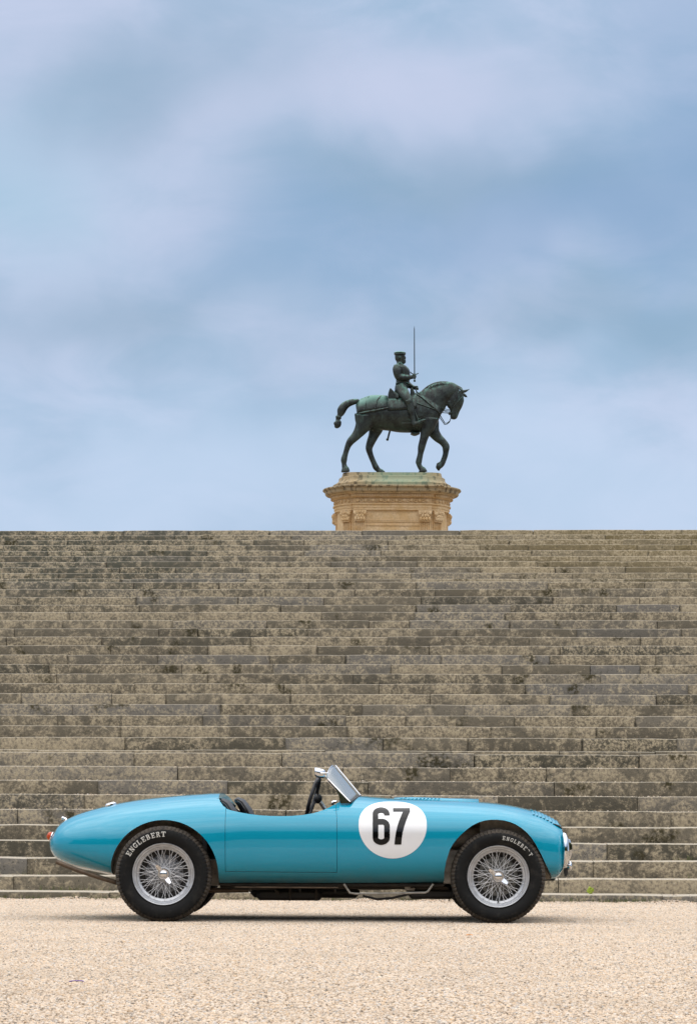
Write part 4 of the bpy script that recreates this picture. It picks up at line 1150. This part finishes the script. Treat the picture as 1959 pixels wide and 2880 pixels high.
# ---- wheels
LET = {
 'E': [((.12, 0), (.36, 0), (.36, 1), (.12, 1)), ((0, 0), (.9, 0), (.9, .13), (0, .13)), ((0, .87), (.88, .87), (.88, 1), (0, 1)), ((.3, .43), (.66, .43), (.66, .57), (.3, .57)), ((.78, .1), (.92, .1), (.92, .32), (.84, .32)), ((.78, .9), (.9, .9), (.9, .70), (.82, .70)), ((.6, .34), (.68, .34), (.68, .66), (.6, .66))],
 'N': [((.1, 0), (.24, 0), (.24, 1), (.1, 1)), ((.72, 0), (.86, 0), (.86, 1), (.72, 1)), ((.62, 0), (.86, 0), (.36, 1), (.1, 1)), ((0, 0), (.36, 0), (.36, .1), (0, .1)), ((.58, .9), (1, .9), (1, 1), (.58, 1))],
 'G': 'arc', 
 'L': [((.12, 0), (.36, 0), (.36, 1), (.12, 1)), ((0, 0), (.9, 0), (.9, .13), (0, .13)), ((0, .9), (.5, .9), (.5, 1), (0, 1)), ((.76, .1), (.9, .1), (.9, .38), (.82, .38))],
 'B': [((.1, 0), (.34, 0), (.34, 1), (.1, 1)), ((0, 0), (.6, 0), (.62, .12), (0, .12)), ((0, .88), (.55, .88), (.55, 1), (0, 1)), ((.3, .46), (.6, .46), (.6, .57), (.3, .57)), ((.55, .5), (.72, .58), (.78, .75), (.56, .75)), ((.56, .75), (.78, .75), (.70, .93), (.52, 1)), ((.6, .0), (.82, .1), (.88, .28), (.64, .28)), ((.64, .28), (.88, .28), (.8, .46), (.58, .57))],
 'R': [((.1, 0), (.34, 0), (.34, 1), (.1, 1)), ((0, 0), (.46, 0), (.46, .1), (0, .1)), ((0, .88), (.55, .88), (.55, 1), (0, 1)), ((.3, .44), (.6, .44), (.6, .55), (.3, .55)), ((.55, .46), (.74, .56), (.8, .72), (.56, .72)), ((.56, .72), (.8, .72), (.72, .93), (.52, 1)), ((.45, .48), (.66, .48), (1, 0), (.72, 0))],
 'T': [((.38, 0), (.62, 0), (.62, 1), (.38, 1)), ((.02, .87), (.98, .87), (.98, 1), (.02, 1)), ((.2, 0), (.8, 0), (.8, .1), (.2, .1)), ((.0, .66), (.08, .66), (.16, .9), (.02, .9)), ((1, .66), (.92, .66), (.84, .9), (.98, .9))]}
def g_quads():
    q = []
    for k in range(12):
        a0, a1 = math.radians(40 + 25 * k), math.radians(40 + 25 * (k + 1))
        if 40 + 25 * (k + 1) > 345: break
        q.append(tuple((.48 + r_ * .48 * math.cos(a), .5 + r_ * .5 * math.sin(a)) for a, r_ in ((a0, 1), (a1, 1), (a1, .62), (a0, .62))))
    return q + [((.68, .06), (.88, .06), (.88, .42), (.68, .42)), ((.55, .38), (1, .38), (1, .48), (.55, .48)), ((.8, .66), (.92, .66), (.92, .98), (.84, .98))]
LET['G'] = g_quads()

def tyre_profile(R):
    return [(.200, .012), (.206, .004), (.215, -.002), (.232, -.014), (.252, -.021), (.272, -.0225), (R - .036, -.019), (R - .024, -.013), (R - .013, -.004), (R - .004, .010), (R, .025), (R + .001, .065), (R, .105), (R - .004, .120), (R - .013, .134), (R - .036, .149), (.252, .150), (.215, .134), (.200, .12)]
def make_wheel(x, z, ysign, R, front, a0, a1, hsize, skip=None, wheel_y=0.03, full=True):
    """axis along y; outer face towards ysign"""
    yo = D0 + wheel_y if ysign < 0 else D0 + WID - wheel_y
    O = Vector((x, yo, z)); sg = -ysign
    wh = empty('wheel', (O.x, O.y - YC, O.z), car)
    def W(p): return (p[0], p[1] * sg, p[2])
    def put(m, name, mt, **kw):
        m.v = [W(p) for p in m.v]; return m.build(name, mt, wh, kw.pop('smooth', True), loc=(0, 0, 0), **kw)
    prof = tyre_profile(R); n = 288; vv = []; k = len(prof); mi = []
    rnd2 = random.Random(int(x * 100))
    for q, (r_, a) in enumerate(prof):
        for j in range(n):
            th = 2 * math.pi * j / n; rr = r_; aa = a
            if q in (7, 8, 9, 14, 13):
                g_ = (j % 4 == 0); rr = r_ - (.0045 if g_ else 0); aa = a + (.0045 if g_ and q < 10 else -.0045 if g_ else 0)
            if q in (10, 12) : rr = r_ - (.006 if (j + 1) % 4 == 0 else 0)
            if q == 11: rr = r_ - (.004 if (j // 2) % 3 == 0 else 0)
            flatz = max(0, -(rr * math.sin(th)) - (z - .004))
            vv.append((rr * math.cos(th), aa, rr * math.sin(th) + flatz))
    ff = []; 
    for i in range(k - 1):
        for j in range(n): ff.append((i * n + j, (i + 1) * n + j, (i + 1) * n + (j + 1) % n, i * n + (j + 1) % n)); mi.append(1 if 7 <= i <= 13 else 0)
    m = MB(); m.add(vv, ff); m.m = mi; put(m, 'tyre', [M_tyre, M_tread])
    # rim: flange, ledge, well and inner barrel
    m = MB(); m.lathe([(.203, .014), (.2105, .006), (.2115, -.004), (.2085, -.0085), (.203, -.006), (.199, .002), (.1975, .006), (.188, .008), (.186, .012), (.184, .020), (.176, .024), (.1685, .028), (.1675, .045), (.1665, .075), (.176, .095), (.19, .115), (.205, .125), (.208, .118)], n=72, cap=False); put(m, 'rim', M_rim)
    # brake drum and backing
    m = MB()
    m.lathe([(0, .105), (.168, .105), (.168, .118), (0, .118)], n=48); put(m, 'backing_plate', M_dark)
    m = MB()
    if front:
        m.lathe([(0, .072), (.05, .072), (.06, .076), (.118, .080), (.135, .086), (.139, .10), (.139, .104), (0, .104)], n=56)
    else:
        m.lathe([(0, .075), (.05, .075), (.056, .08), (.104, .082), (.107, .088), (.107, .092), (.118, .094), (.129, .096), (.131, .104), (0, .104)], n=56)
    put(m, 'brake_drum', M_drum if front else M_drum2)
    m = MB()
    for q in range(10 if front else 0):
        a = 2 * math.pi * q / 10 + .2; m.lathe([(.0001, .0788), (.0135, .0788), (.0135, .0796), (.0001, .0796)], (.098 * math.cos(a), 0, .098 * math.sin(a)), 14)
    if not front:
        for q in range(40):
            a = 2 * math.pi * q / 40; m.box((.119 * math.cos(a), .092, .119 * math.sin(a)), (.016, .01, .005), Matrix.Rotation(-a, 3, 'Y'))
    put(m, 'drum_holes' if front else 'drum_fins', M_dark, smooth=False)
    # hub shell and spinner
    m = MB(); m.lathe([(0, .012), (.030, .012), (.034, .02), (.033, .028), (.024, .034), (.024, .055), (.040, .060), (.048, .064), (.050, .07), (.046, .075), (0, .075)], n=40); put(m, 'hub', M_rim)
    m = MB(); m.lathe([(0, -.018), (.010, -.0172), (.018, -.0135), (.0215, -.008), (.0225, -.002), (.025, -.002), (.0255, -.005), (.029, -.005), (.033, .001), (.034, .008), (.032, .014), (0, .014)], n=40)
    for sgn, (ux, uz) in ((1, (.80, -.60) if front else (.62, -.785)), (-1, (.80, -.60) if front else (.62, -.785))):
        vx, vz = -uz, ux; w0, w1 = .0115, .0075; vv = []
        for t_, w_, ya in ((.026, w0, -.001), (.045, w0 * .95, -.012), (.060, w1, -.022), (.064, w1 * .6, -.024)):
            for s2 in (-1, 1):
                for dy_ in (0, .006): vv.append((sgn * ux * t_ + vx * w_ * s2, ya + dy_, sgn * uz * t_ + vz * w_ * s2))
        ff = []
        for i in range(3):
            b_ = i * 4; e_ = b_ + 4
            for a, c2 in ((0, 2), (2, 3), (3, 1), (1, 0)): ff.append((b_ + a, b_ + c2, e_ + c2, e_ + a))
        ff += [(0, 2, 3, 1), (12, 13, 15, 14)]
        m.add(vv, ff)
    m.v = [(p[0] * 1.22, p[1] - .002, p[2] * 1.22) for p in m.v]
    put(m, 'spinner', M_chrome)
    # laced spokes; every one its own sub-part on the two wheels in view
    defs = []
    for q in range(20):
        a = 2 * math.pi * q / 20; tw = .95 if q % 2 else -.95
        defs.append(((.030, .030, a + tw), (.1825, .017, a + .04 * (1 if q % 2 else -1))))
    for q in range(40):
        a = 2 * math.pi * (q + .5) / 40; tw = .75 if q % 2 else -.75
        defs.append(((.046, .064, a + tw), (.1675, .034 + .012 * (q // 2 % 2), a)))
    if full:
        cache = {}
        for (r0, y0, b0), (r1, y1, b1) in defs:
            key = (r0, r1, y1, round(b1 - b0, 3)); 
            if key not in cache:
                mm = MB(); db = b1 - b0
                mm.tube([W((r0, y0, 0)), W((r1 * math.cos(db), y1, r1 * math.sin(db)))], .00150, 6)
                mm.ball(W((r1 * .985 * math.cos(db), y1, r1 * .985 * math.sin(db))), 0.0028, 6, 4)
                o = mm.build('spoke', M_spoke, wh, True, loc=(0, 0, 0)); cache[key] = o.data
            else:
                o = bpy.data.objects.new('spoke', cache[key]); COL.objects.link(o); o.parent = wh
            o.rotation_euler = (0, -b0, 0)
    else:
        mm = MB()
        for (r0, y0, b0), (r1, y1, b1) in defs:
            mm.tube([W((r0 * math.cos(b0), y0, r0 * math.sin(b0))), W((r1 * math.cos(b1), y1, r1 * math.sin(b1)))], .00150, 5)
        mm.build('spokes', M_spoke, wh, True, loc=(0, 0, 0), kind='stuff')
    m = MB(); va = math.radians(-28 if not front else -90); m.tube([(.176 * math.cos(va), .022, .176 * math.sin(va)), (.160 * math.cos(va), .004, .160 * math.sin(va))], .0045, 8); put(m, 'valve', M_black)
    # raised lettering on the sidewall
    if a0 is not None:
        pf = sorted((r_, a) for r_, a in prof if a < .02 and r_ < R - .008); fy = pchip([p[0] for p in pf], [p[1] for p in pf])
        m = MB(); word = 'ENGLEBERT'; rm = hsize[0]; hh = hsize[1]; ww = hsize[2]
        for q, ch in enumerate(word):
            ac = math.radians(a0 + (a1 - a0) * q / 8)
            for e_, quad in enumerate(LET[ch]):
                if skip and (q, e_) in skip: continue
                pts = []
                for (lx, ly) in quad:
                    r_ = rm - hh / 2 + ly * hh; aa = ac - (lx - .5) * ww / rm
                    pts.append((r_, aa))
                fr_ = [(r_ * math.cos(a), float(fy(r_)) - .0022 - .00012 * e_, r_ * math.sin(a)) for r_, a in pts]
                bk = [(x_, y_ + .004, z_) for x_, y_, z_ in fr_]
                m.add(fr_ + bk, [(0, 1, 2, 3), (7, 6, 5, 4)] + [(i, i + 4, (i + 1) % 4 + 4, (i + 1) % 4) for i in range(4)])
        put(m, 'tyre_lettering', M_letter, smooth=False)
    return wh
make_wheel(RWX, RWZ, -1, .328, False, 149, 90, (.272, .035, .029))
make_wheel(FWX, FWZ, -1, .322, True, 82, 35, (.264, .026, .021), skip={(6, 3), (6, 4), (6, 6), (7, 0), (7, 1), (7, 3), (7, 4), (7, 6), (8, 2), (8, 3)})
make_wheel(RWX, RWZ, 1, .328, False, None, None, None, full=False)
make_wheel(FWX, FWZ, 1, .322, True, None, None, None, full=False)

# ---- screen
def scr(s_, t_):
    """s: -1 near edge .. 0 centre .. 1 far edge; t: 0 bottom .. 1 top"""
    a = abs(s_)
    bx = C(1014, 2239.5, .75); tx = C(942, 2153, .75)
    q = a ** 1.8
    eb = C(984, 2257, .20); et = C(917, 2186, .26)
    xb = bx.x + (eb.x - bx.x) * q; zb = bx.z + (eb.z - bx.z) * a ** 2.2; xt = tx.x + (et.x - tx.x) * a ** 1.5; zt_ = tx.z + (et.z - tx.z) * a ** 3.2
    yb_ = YC + s_ * (.55); yt = YC + s_ * .49
    return Vector((xb + (xt - xb) * t_, yb_ + (yt - yb_) * t_, zb + (zt_ - zb) * t_))
ns_, nt2 = 36, 10
vv = [scr(-1 + 2 * i / ns_, j / nt2) for j in range(nt2 + 1) for i in range(ns_ + 1)]
ff = [(j * (ns_ + 1) + i, j * (ns_ + 1) + i + 1, (j + 1) * (ns_ + 1) + i + 1, (j + 1) * (ns_ + 1) + i) for j in range(nt2) for i in range(ns_)]
ws = empty('windscreen', (0, 0, 0), car)
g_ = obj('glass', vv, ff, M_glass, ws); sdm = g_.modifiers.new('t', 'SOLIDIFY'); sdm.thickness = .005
m_ = MB()
m_.tube([scr(-1, 0.0), scr(-1, .3), scr(-1, .7), scr(-1, .93)], [.008, .0065, .006, .005], 8, flat=1.0); m_.tube([scr(1, 0), scr(1, .5), scr(1, .93)], .009, 8)
m_.tube([scr(-1 + 2 * i / 30, 1.0) for i in range(31)], .0035, 6)
m_.build('screen_frame', M_chrome, ws)
m_ = MB(); m_.tube([scr(-1 + 2 * i / 30, .012) + Vector((.004, 0, -.004)) for i in range(31)], .009, 6); m_.build('screen_seal', M_black, ws)
m_ = MB(); m_.tube([scr(0, .0) + Vector((.004, 0, 0)), scr(0, 1.0) + Vector((.004, 0, 0))], .0042, 6); m_.build('centre_strip', M_chrome, ws)
m_ = MB(); m_.tube([scr(0.02, .06) + Vector((-.006, -.01, 0)), scr(0.02, .97) + Vector((-.006, -.01, 0))], .0045, 6); m_.build('screen_rubber', M_black, ws)
for sy in (-1, 1):
    y_ = YC + sy * .56
    poly = [(939, 2213), (946, 2217), (958, 2231), (970, 2243), (985, 2256.5), (984, 2260), (957, 2260.5), (955, 2250), (952.5, 2236), (946, 2224), (938.5, 2213)]
    dyy = y_ - D0
    pp = [xz(a, b2, .19) for a, b2 in poly]
    MB().prism(pp, y_ - .009, y_ + .009).build('screen_bracket', M_chrome, ws)
# rear-view mirror on the end of the screen
mir = empty('rear_view_mirror', (0, 0, 0), car)
yM = D0 + .27
def MP(px, py, y_): return P(px, py, y_)
sec = [(885, 2160, 2182, .052), (886.5, 2158.8, 2184.5, .058), (892, 2159.5, 2187.8, .058), (900, 2161.5, 2189.6, .054), (908, 2163.5, 2189.2, .046), (913, 2166, 2187, .034), (915.5, 2170, 2182, .012)]
vv = []; nn_ = 16
for a, b2, c2, hw_ in sec:
    pa, pb = MP(a, b2, yM), MP(a, c2, yM); cz, hz_ = (pa.z + pb.z) / 2, (pa.z - pb.z) / 2
    for k in range(nn_):
        th = 2 * math.pi * k / nn_; ca, sa = math.cos(th), math.sin(th)
        vv.append((pa.x, yM + hw_ * math.copysign(abs(ca) ** .6, ca), cz + hz_ * math.copysign(abs(sa) ** .6, sa)))
ff = [(i * nn_ + k, i * nn_ + (k + 1) % nn_, (i + 1) * nn_ + (k + 1) % nn_, (i + 1) * nn_ + k) for i in range(len(sec) - 1) for k in range(nn_)] + [tuple(range(nn_))[::-1], tuple((len(sec) - 1) * nn_ + k for k in range(nn_))]
MB().add(vv, ff).build('mirror_housing', M_chrome, mir)
m_ = MB(); m_.tube([MP(901, 2174.5, yM - .055), MP(911, 2175, yM - .055), MP(919, 2174, yM - .05), MP(919.5, 2186, yM - .04)], .0045, 8); m_.build('mirror_arm', M_chrome, mir)

# ---- cockpit fittings
st = empty('steering_wheel', (0, 0, 0), car)
pa, pb = C(895.4, 2194, .42), C(866, 2291, .42); ctr_ = (pa + pb) / 2; axu = (pa - pb).normalized(); Rw = (pa - pb).length / 2 + .012
lat = Vector((.10, 1, 0.0)).normalized()
MB().tube([ctr_ + (axu * math.cos(2 * math.pi * k / 40) + lat * math.sin(2 * math.pi * k / 40)) * Rw for k in range(40)], .0135, 10, closed=True).build('wheel_rim', M_leather, st)
nrm_ = axu.cross(lat).normalized()
if nrm_.x < 0: nrm_ = -nrm_
hubp = ctr_ + nrm_ * .035
m_ = MB()
for k in range(3):
    a = 2 * math.pi * (k / 3 + .25); m_.tube([hubp, ctr_ + (axu * math.cos(a) + lat * math.sin(a)) * Rw], .008, 6, flat=.5)
m_.ball(hubp, (.03, .035, .035), 12, 8); m_.build('wheel_spoke', M_black, st)
MB().tube([hubp, C(918, 2282, .42) + Vector((.0, 0, 0)), C(960, 2306, .42)], [.016, .015, .015], 10).build('steering_column', M_satin, st)
for k, (y_, ddx) in enumerate(((.43, 0.0), (1.07, 0.0))):
    se = empty('seat', (0, 0, 0), car)
    cy_ = D0 + y_
    path = [(618, 2256), (624, 2255), (636, 2263), (651, 2286), (669, 2332), (692, 2402)] if k == 0 else [(660, 2253), (667, 2252), (679, 2259), (695, 2284), (711, 2324), (728, 2402)]
    outer = [P(a, b2, cy_) for a, b2 in path]
    MB().tube(outer, [.012, .026, .036, .042, .046, .046], 20, flat=4.6).build('seat_back', M_leather, se)
    MB().tube([p + Vector((.012, -.2 if k == 0 else -.19, .004)) for p in outer], .006, 6).build('piping', M_black, se)
    MB().box((outer[-1].x + .26, cy_, .38), (.5, .44, .12), bev=.03).build('seat_cushion', M_leather, se)
# small chrome lever end at the fascia
m_ = MB(); a = C(934, 2256, .9); m_.tube([C(933, 2258, .9), C(939, 2255.5, .9), C(948, 2254, .9)], [.008, .0105, .009], 8); m_.build('fascia_lever', M_chrome, car)
m_ = MB(); m_.ball(C(935.5, 2262, .9), (.012, .012, .008), 10, 6); m_.build('lever_knob', M_black, car)
MB().box(((CX_(952) + CX_(985)) / 2, YC, CZ_(965, 2275, .5)), (.02, .9, .10), bev=.005).build('fascia', M_dash, car)

# ---- tail fittings
cp = skin_top(CX_(310, 2263, .55), D0 + .6)
m_ = MB(); m_.lathe([(.042, -.012), (.042, .003), (.038, .008), (.028, .011), (0, .012)], (0, 0, 0), 24, 'z'); m_.box((.0, 0, .012), (.06, .012, .006), bev=.002)
o = m_.build('fuel_cap', M_chrome, car, loc=(cp.x, cp.y - YC, cp.z + .002)); o.rotation_euler = (0, -.27, 0)
cp = skin_top(CX_(184, 2308, .75), YC)
m_ = MB(); m_.tube([cp + Vector((.012, 0, -.008)), cp + Vector((-.002, 0, .010)), cp + Vector((-.012, 0, .016))], [.014, .013, .010], 12); m_.ball(cp + Vector((-.016, 0, .016)), (.012, .014, .012), 12, 8)
m_.build('plate_lamp', M_chrome, car)
tl = empty('tail_lamp', (0, 0, 0), car)
tc0 = C(146, 2354, .66); ax = Vector((-.94, 0, .34)).normalized(); tc0 = C(148, 2354.5, .60)
Rm = ax.to_track_quat('Z', 'Y').to_matrix()
def lamp(prof, name, mt):
    m_ = MB(); m_.lathe(prof, (0, 0, 0), 24, 'z'); m_.v = [tuple(Rm @ Vector(p) + tc0) for p in m_.v]; m_.build(name, mt, tl)
lamp([(0, -.012), (.037, -.012), (.037, .004), (0, .004)], 'lamp_gasket', M_black); lamp([(0, .0035), (.035, .0035), (.035, .010), (.031, .013), (0, .013)], 'lamp_bezel', M_chrome)
lamp([(.030, .012), (.030, .018), (.027, .028), (.020, .036), (.010, .040), (0, .041)], 'lamp_lens', M_lens)
ex = [C(160, 2424.5, .30), C(185, 2435, .28), C(220, 2448.5, .26), C(250, 2458.5, .25), C(285, 2470, .25), C(325, 2482, .26), C(400, 2496, .3), C(520, 2506, .36), C(700, 2504, .42)]
MB().tube(ex, [.0165] * 6 + [.018] * 3, 12).build('exhaust_pipe', M_rust, car)

# ---- under the car
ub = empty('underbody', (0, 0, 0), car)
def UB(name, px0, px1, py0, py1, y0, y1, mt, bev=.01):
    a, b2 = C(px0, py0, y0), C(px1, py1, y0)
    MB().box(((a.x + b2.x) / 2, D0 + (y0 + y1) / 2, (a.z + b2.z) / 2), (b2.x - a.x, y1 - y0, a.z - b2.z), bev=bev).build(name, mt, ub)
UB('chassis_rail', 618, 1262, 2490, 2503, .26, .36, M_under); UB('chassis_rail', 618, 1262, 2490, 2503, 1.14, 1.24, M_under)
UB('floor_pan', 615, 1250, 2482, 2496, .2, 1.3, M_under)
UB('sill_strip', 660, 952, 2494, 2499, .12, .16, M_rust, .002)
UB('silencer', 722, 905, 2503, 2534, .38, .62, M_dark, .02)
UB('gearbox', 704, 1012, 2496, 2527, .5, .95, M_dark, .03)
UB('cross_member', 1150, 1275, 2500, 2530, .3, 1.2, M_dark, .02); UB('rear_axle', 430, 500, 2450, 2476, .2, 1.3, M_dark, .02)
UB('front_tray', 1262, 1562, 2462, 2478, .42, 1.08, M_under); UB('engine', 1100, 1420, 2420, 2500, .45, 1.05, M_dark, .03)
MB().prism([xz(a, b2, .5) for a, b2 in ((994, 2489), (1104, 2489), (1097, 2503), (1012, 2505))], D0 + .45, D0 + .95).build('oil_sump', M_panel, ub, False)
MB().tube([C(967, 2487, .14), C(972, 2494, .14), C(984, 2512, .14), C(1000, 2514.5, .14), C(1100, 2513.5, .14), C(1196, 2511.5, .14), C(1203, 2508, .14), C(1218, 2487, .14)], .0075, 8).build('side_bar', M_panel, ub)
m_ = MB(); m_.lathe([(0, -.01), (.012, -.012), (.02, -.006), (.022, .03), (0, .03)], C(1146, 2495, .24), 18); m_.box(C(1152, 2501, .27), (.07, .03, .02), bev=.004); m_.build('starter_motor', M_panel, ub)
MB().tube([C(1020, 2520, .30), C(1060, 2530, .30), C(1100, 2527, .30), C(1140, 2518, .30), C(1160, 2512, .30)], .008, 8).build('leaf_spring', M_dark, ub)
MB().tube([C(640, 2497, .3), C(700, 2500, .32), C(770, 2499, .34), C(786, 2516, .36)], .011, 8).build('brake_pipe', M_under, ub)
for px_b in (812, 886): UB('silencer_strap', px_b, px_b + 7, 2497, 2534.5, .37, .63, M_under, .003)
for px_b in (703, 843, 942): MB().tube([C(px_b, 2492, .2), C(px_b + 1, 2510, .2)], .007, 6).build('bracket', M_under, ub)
# inner panels of the front wheel arch
UB('arch_panel', 1349, 1500, 2300, 2420, .20, .215, M_panel, .004)
UB('splash_panel', 1247, 1300, 2392, 2486, .19, .205, M_panel, .004)
MB().tube([C(1262, 2362, .36), C(1300, 2352, .36), C(1350, 2349, .36)], .062, 20).build('air_duct', M_well, ub)

# ---- bonnet: scoop, louvres
def hood(x, y, lift=0.0):
    h = skin_top(x, y, lift); return h
sc_rows = [(1102, .02, .0), (1112, .10, .3), (1130, .15, .62), (1160, .18, .9), (1200, .2, 1.0), (1270, .21, 1.0), (1346, .22, 1.0)]
m_ = MB(); vv = []; nq = 17
tz = tab([(1102, 2247), (1112, 2243.8), (1130, 2242.8), (1153, 2242), (1200, 2243.2), (1233, 2245), (1290, 2246.3), (1347, 2246.8)], .55)
for px_, hw_, hh_ in sc_rows:
    x = CX_(px_, 2246, .55); zt_ = float(tz(x))
    for q in range(nq):
        f_ = -1 + 2 * q / (nq - 1); y = YC + hw_ * f_; b_ = hood(x, y).z - .004
        vv.append((x, y, b_ + (zt_ + .002 - b_) * (1 - abs(f_) ** 5)))
nrw = len(sc_rows); ff = [(i * nq + q, (i + 1) * nq + q, (i + 1) * nq + q + 1, i * nq + q + 1) for i in range(nrw - 1) for q in range(nq - 1)]
vv = [Vector(p) for p in vv]
inner = [p - Vector((0, 0, .005)) for p in vv]; o1 = len(vv)
scp = MB().add(vv, [f for f in ff]).build('bonnet_scoop', M_paint, car)
sdm = scp.modifiers.new('t', 'SOLIDIFY'); sdm.thickness = .005; sdm.offset = -1
vx = CX_(1344, 2250, .55); vv2 = []
for q in range(nq):
    f_ = -1 + 2 * q / (nq - 1); p = vv[(nrw - 1) * nq + q]; vv2.append((vx, p.y, p.z - .004)); vv2.append((vx, p.y, hood(vx, p.y).z - .01))
obj('scoop_mouth', vv2, [(2 * q, 2 * q + 1, 2 * q + 3, 2 * q + 2) for q in range(nq - 1)], M_dash, scp)
for r_ in range(2):
    for k in range(11):
        px_ = 1128 + k * 10.5 + (0 if r_ else 4); x = CX_(px_, 2248, .4); y = YC - (.15 if r_ == 0 else .205) - (.02 if k > 2 else .05 - .03 * k / 3 - .06 * (k < 2)); 
        h = BVHTree.FromPolygons([v.co.copy() for v in scp.data.vertices], [tuple(p.vertices) for p in scp.data.polygons]) if (r_ == 0 and k == 0) else sbv
        sbv = h
        q = sbv.ray_cast(Vector((x, y - YC, 2)), Vector((0, 0, -1)))
        z_ = (q[0].z if q[0] is not None else hood(x, y).z)
        MB().box((x, y, z_ + .001), (.011, .02, .007), Matrix.Rotation(.25, 3, 'Y'), bev=.002).build('louvre', M_paint, scp, False)
for k in range(8):
    px_ = 1490 + k * 9.6; x = CX_(px_, 2300, .5); row = []
    for q in range(15):
        y = D0 + .26 + .98 * q / 14; h = hood(x, y, .001); h2 = hood(x + .014, y, .008); h3 = hood(x + .016, y, .0005); row.append((h, h2, h3))
    vv = [p for t3 in row for p in t3]; ff = []
    for q in range(14):
        a = q * 3; ff += [(a, a + 3, a + 4, a + 1), (a + 1, a + 4, a + 5, a + 2)]
    obj('nose_louvre', vv, ff, M_paint, car, False)
# slot beside the bonnet tip
m_ = MB()
for sy in (-1, 1):
    q = []
    for k in range(8):
        f_ = k / 7; x = CX_(1556 + 25 * f_, 2325, .2); y = YC + sy * (.50 - .04 * f_); h = hood(x, y, .0015)
        if h is not None: q.append(h)
    if len(q) > 2: m_.tube(q, [.002 + .006 * math.sin(math.pi * (k + .3) / len(q)) for k in range(len(q))], 6, flat=2.5)
m_.build('nose_slot', M_dash, car)

# ---- nose: chrome surround, bulged grille, badge strip
gr_ = empty('grille', (0, 0, 0), car)
def loop(hy, hz, cz, x, n=64, e=4.0, sweep=0.0):
    out = []
    for k in range(n):
        a = 2 * math.pi * k / n; ca, sa = math.cos(a), math.sin(a)
        y = hy * math.copysign(abs(ca) ** (2 / e), ca); z = cz + hz * math.copysign(abs(sa) ** (2 / e), sa)
        out.append(Vector((x - sweep * (y / hy) ** 2, YC + y, z)))
    return out
za, zb_ = CZ_(1590, 2346, .2), CZ_(1590, 2441, .2); czg = (za + zb_) / 2
xg = CX_(1584, 2390, .2)
prof_l = [(.0, .0), (.018, .006), (.032, .0), (.038, -.012), (.036, -.028), (.02, -.034), (.0, -.034)]
LL = [loop(.55 + o_, (za - zb_) / 2 + o_, czg, xg + dx_ + .006, 72, 5.0, .012) for dx_, o_ in prof_l]; n = 72
vv = [p for L_ in LL for p in L_]; ff = [(i * n + k, i * n + (k + 1) % n, ((i + 1) % 7) * n + (k + 1) % n, ((i + 1) % 7) * n + k) for i in range(7) for k in range(n)]
MB().add(vv, ff).build('grille_surround', M_chrome, gr_)
MB().box((xg - .035, YC, czg), (.03, 1.06, (za - zb_) - .03)).build('grille_back', M_dash, gr_, False)
zt2, zb2 = CZ_(1605, 2358, .4), CZ_(1605, 2424, .4)
for k in range(27):
    y = YC - .46 + .92 * k / 26; f_ = abs(y - YC) / .5
    xb = CX_(1609, 2395, .55) - .055 * f_ ** 2.2
    pts = [Vector((xg - .01, y, zt2 + .02)), Vector((xb - .012, y, zt2 - .015)), Vector((xb, y, zt2 - .055)), Vector((xb, y, zb2 + .055)), Vector((xb - .012, y, zb2 + .015)), Vector((xg - .01, y, zb2 - .02))]
    MB().tube(pts, .006, 6, flat=.6).build('grille_bar', M_chrome, gr_)
# chrome lip above the mouth and the splitter pieces below
MB().tube([Vector((CX_(1587, 2334, .4) - .05 * abs(q / 8) ** 2, YC + .44 * q / 8, CZ_(1587, 2334, .4))) for q in range(-8, 9)], .020, 8, flat=.6).build('nose_lip', M_chrome, gr_)
for sy in (-1, 1):
    y = YC + sy * .5
    MB().prism([xz(a, b2, .25) for a, b2 in ((1585, 2441), (1596, 2441), (1596, 2458), (1592, 2465), (1588, 2465), (1585, 2455))], y - .02, y + .02).build('bumper_bracket', M_dark, gr_)
    MB().tube([Vector((CX_(px_, py_, .13), YC + sy * (.605 - iy), CZ_(px_, py_, .13))) for px_, py_, iy in ((1587, 2346, .05), (1589, 2350, .032), (1591, 2362, .014), (1592, 2378, .004), (1592.5, 2394, 0), (1592, 2410, .004), (1590.5, 2426, .014), (1588, 2437, .03), (1586, 2441, .05))],
        [.008, .015, .0195, .021, .021, .021, .0195, .015, .008], 16, flat=1.5).build('grille_end_cap', M_chrome, gr_)
    MB().ball((CX_(1602, 2436, .5), YC + sy * .22, CZ_(1602, 2436, .5)), (.020, .04, .035), 14, 10).build('overrider', M_chrome, gr_)
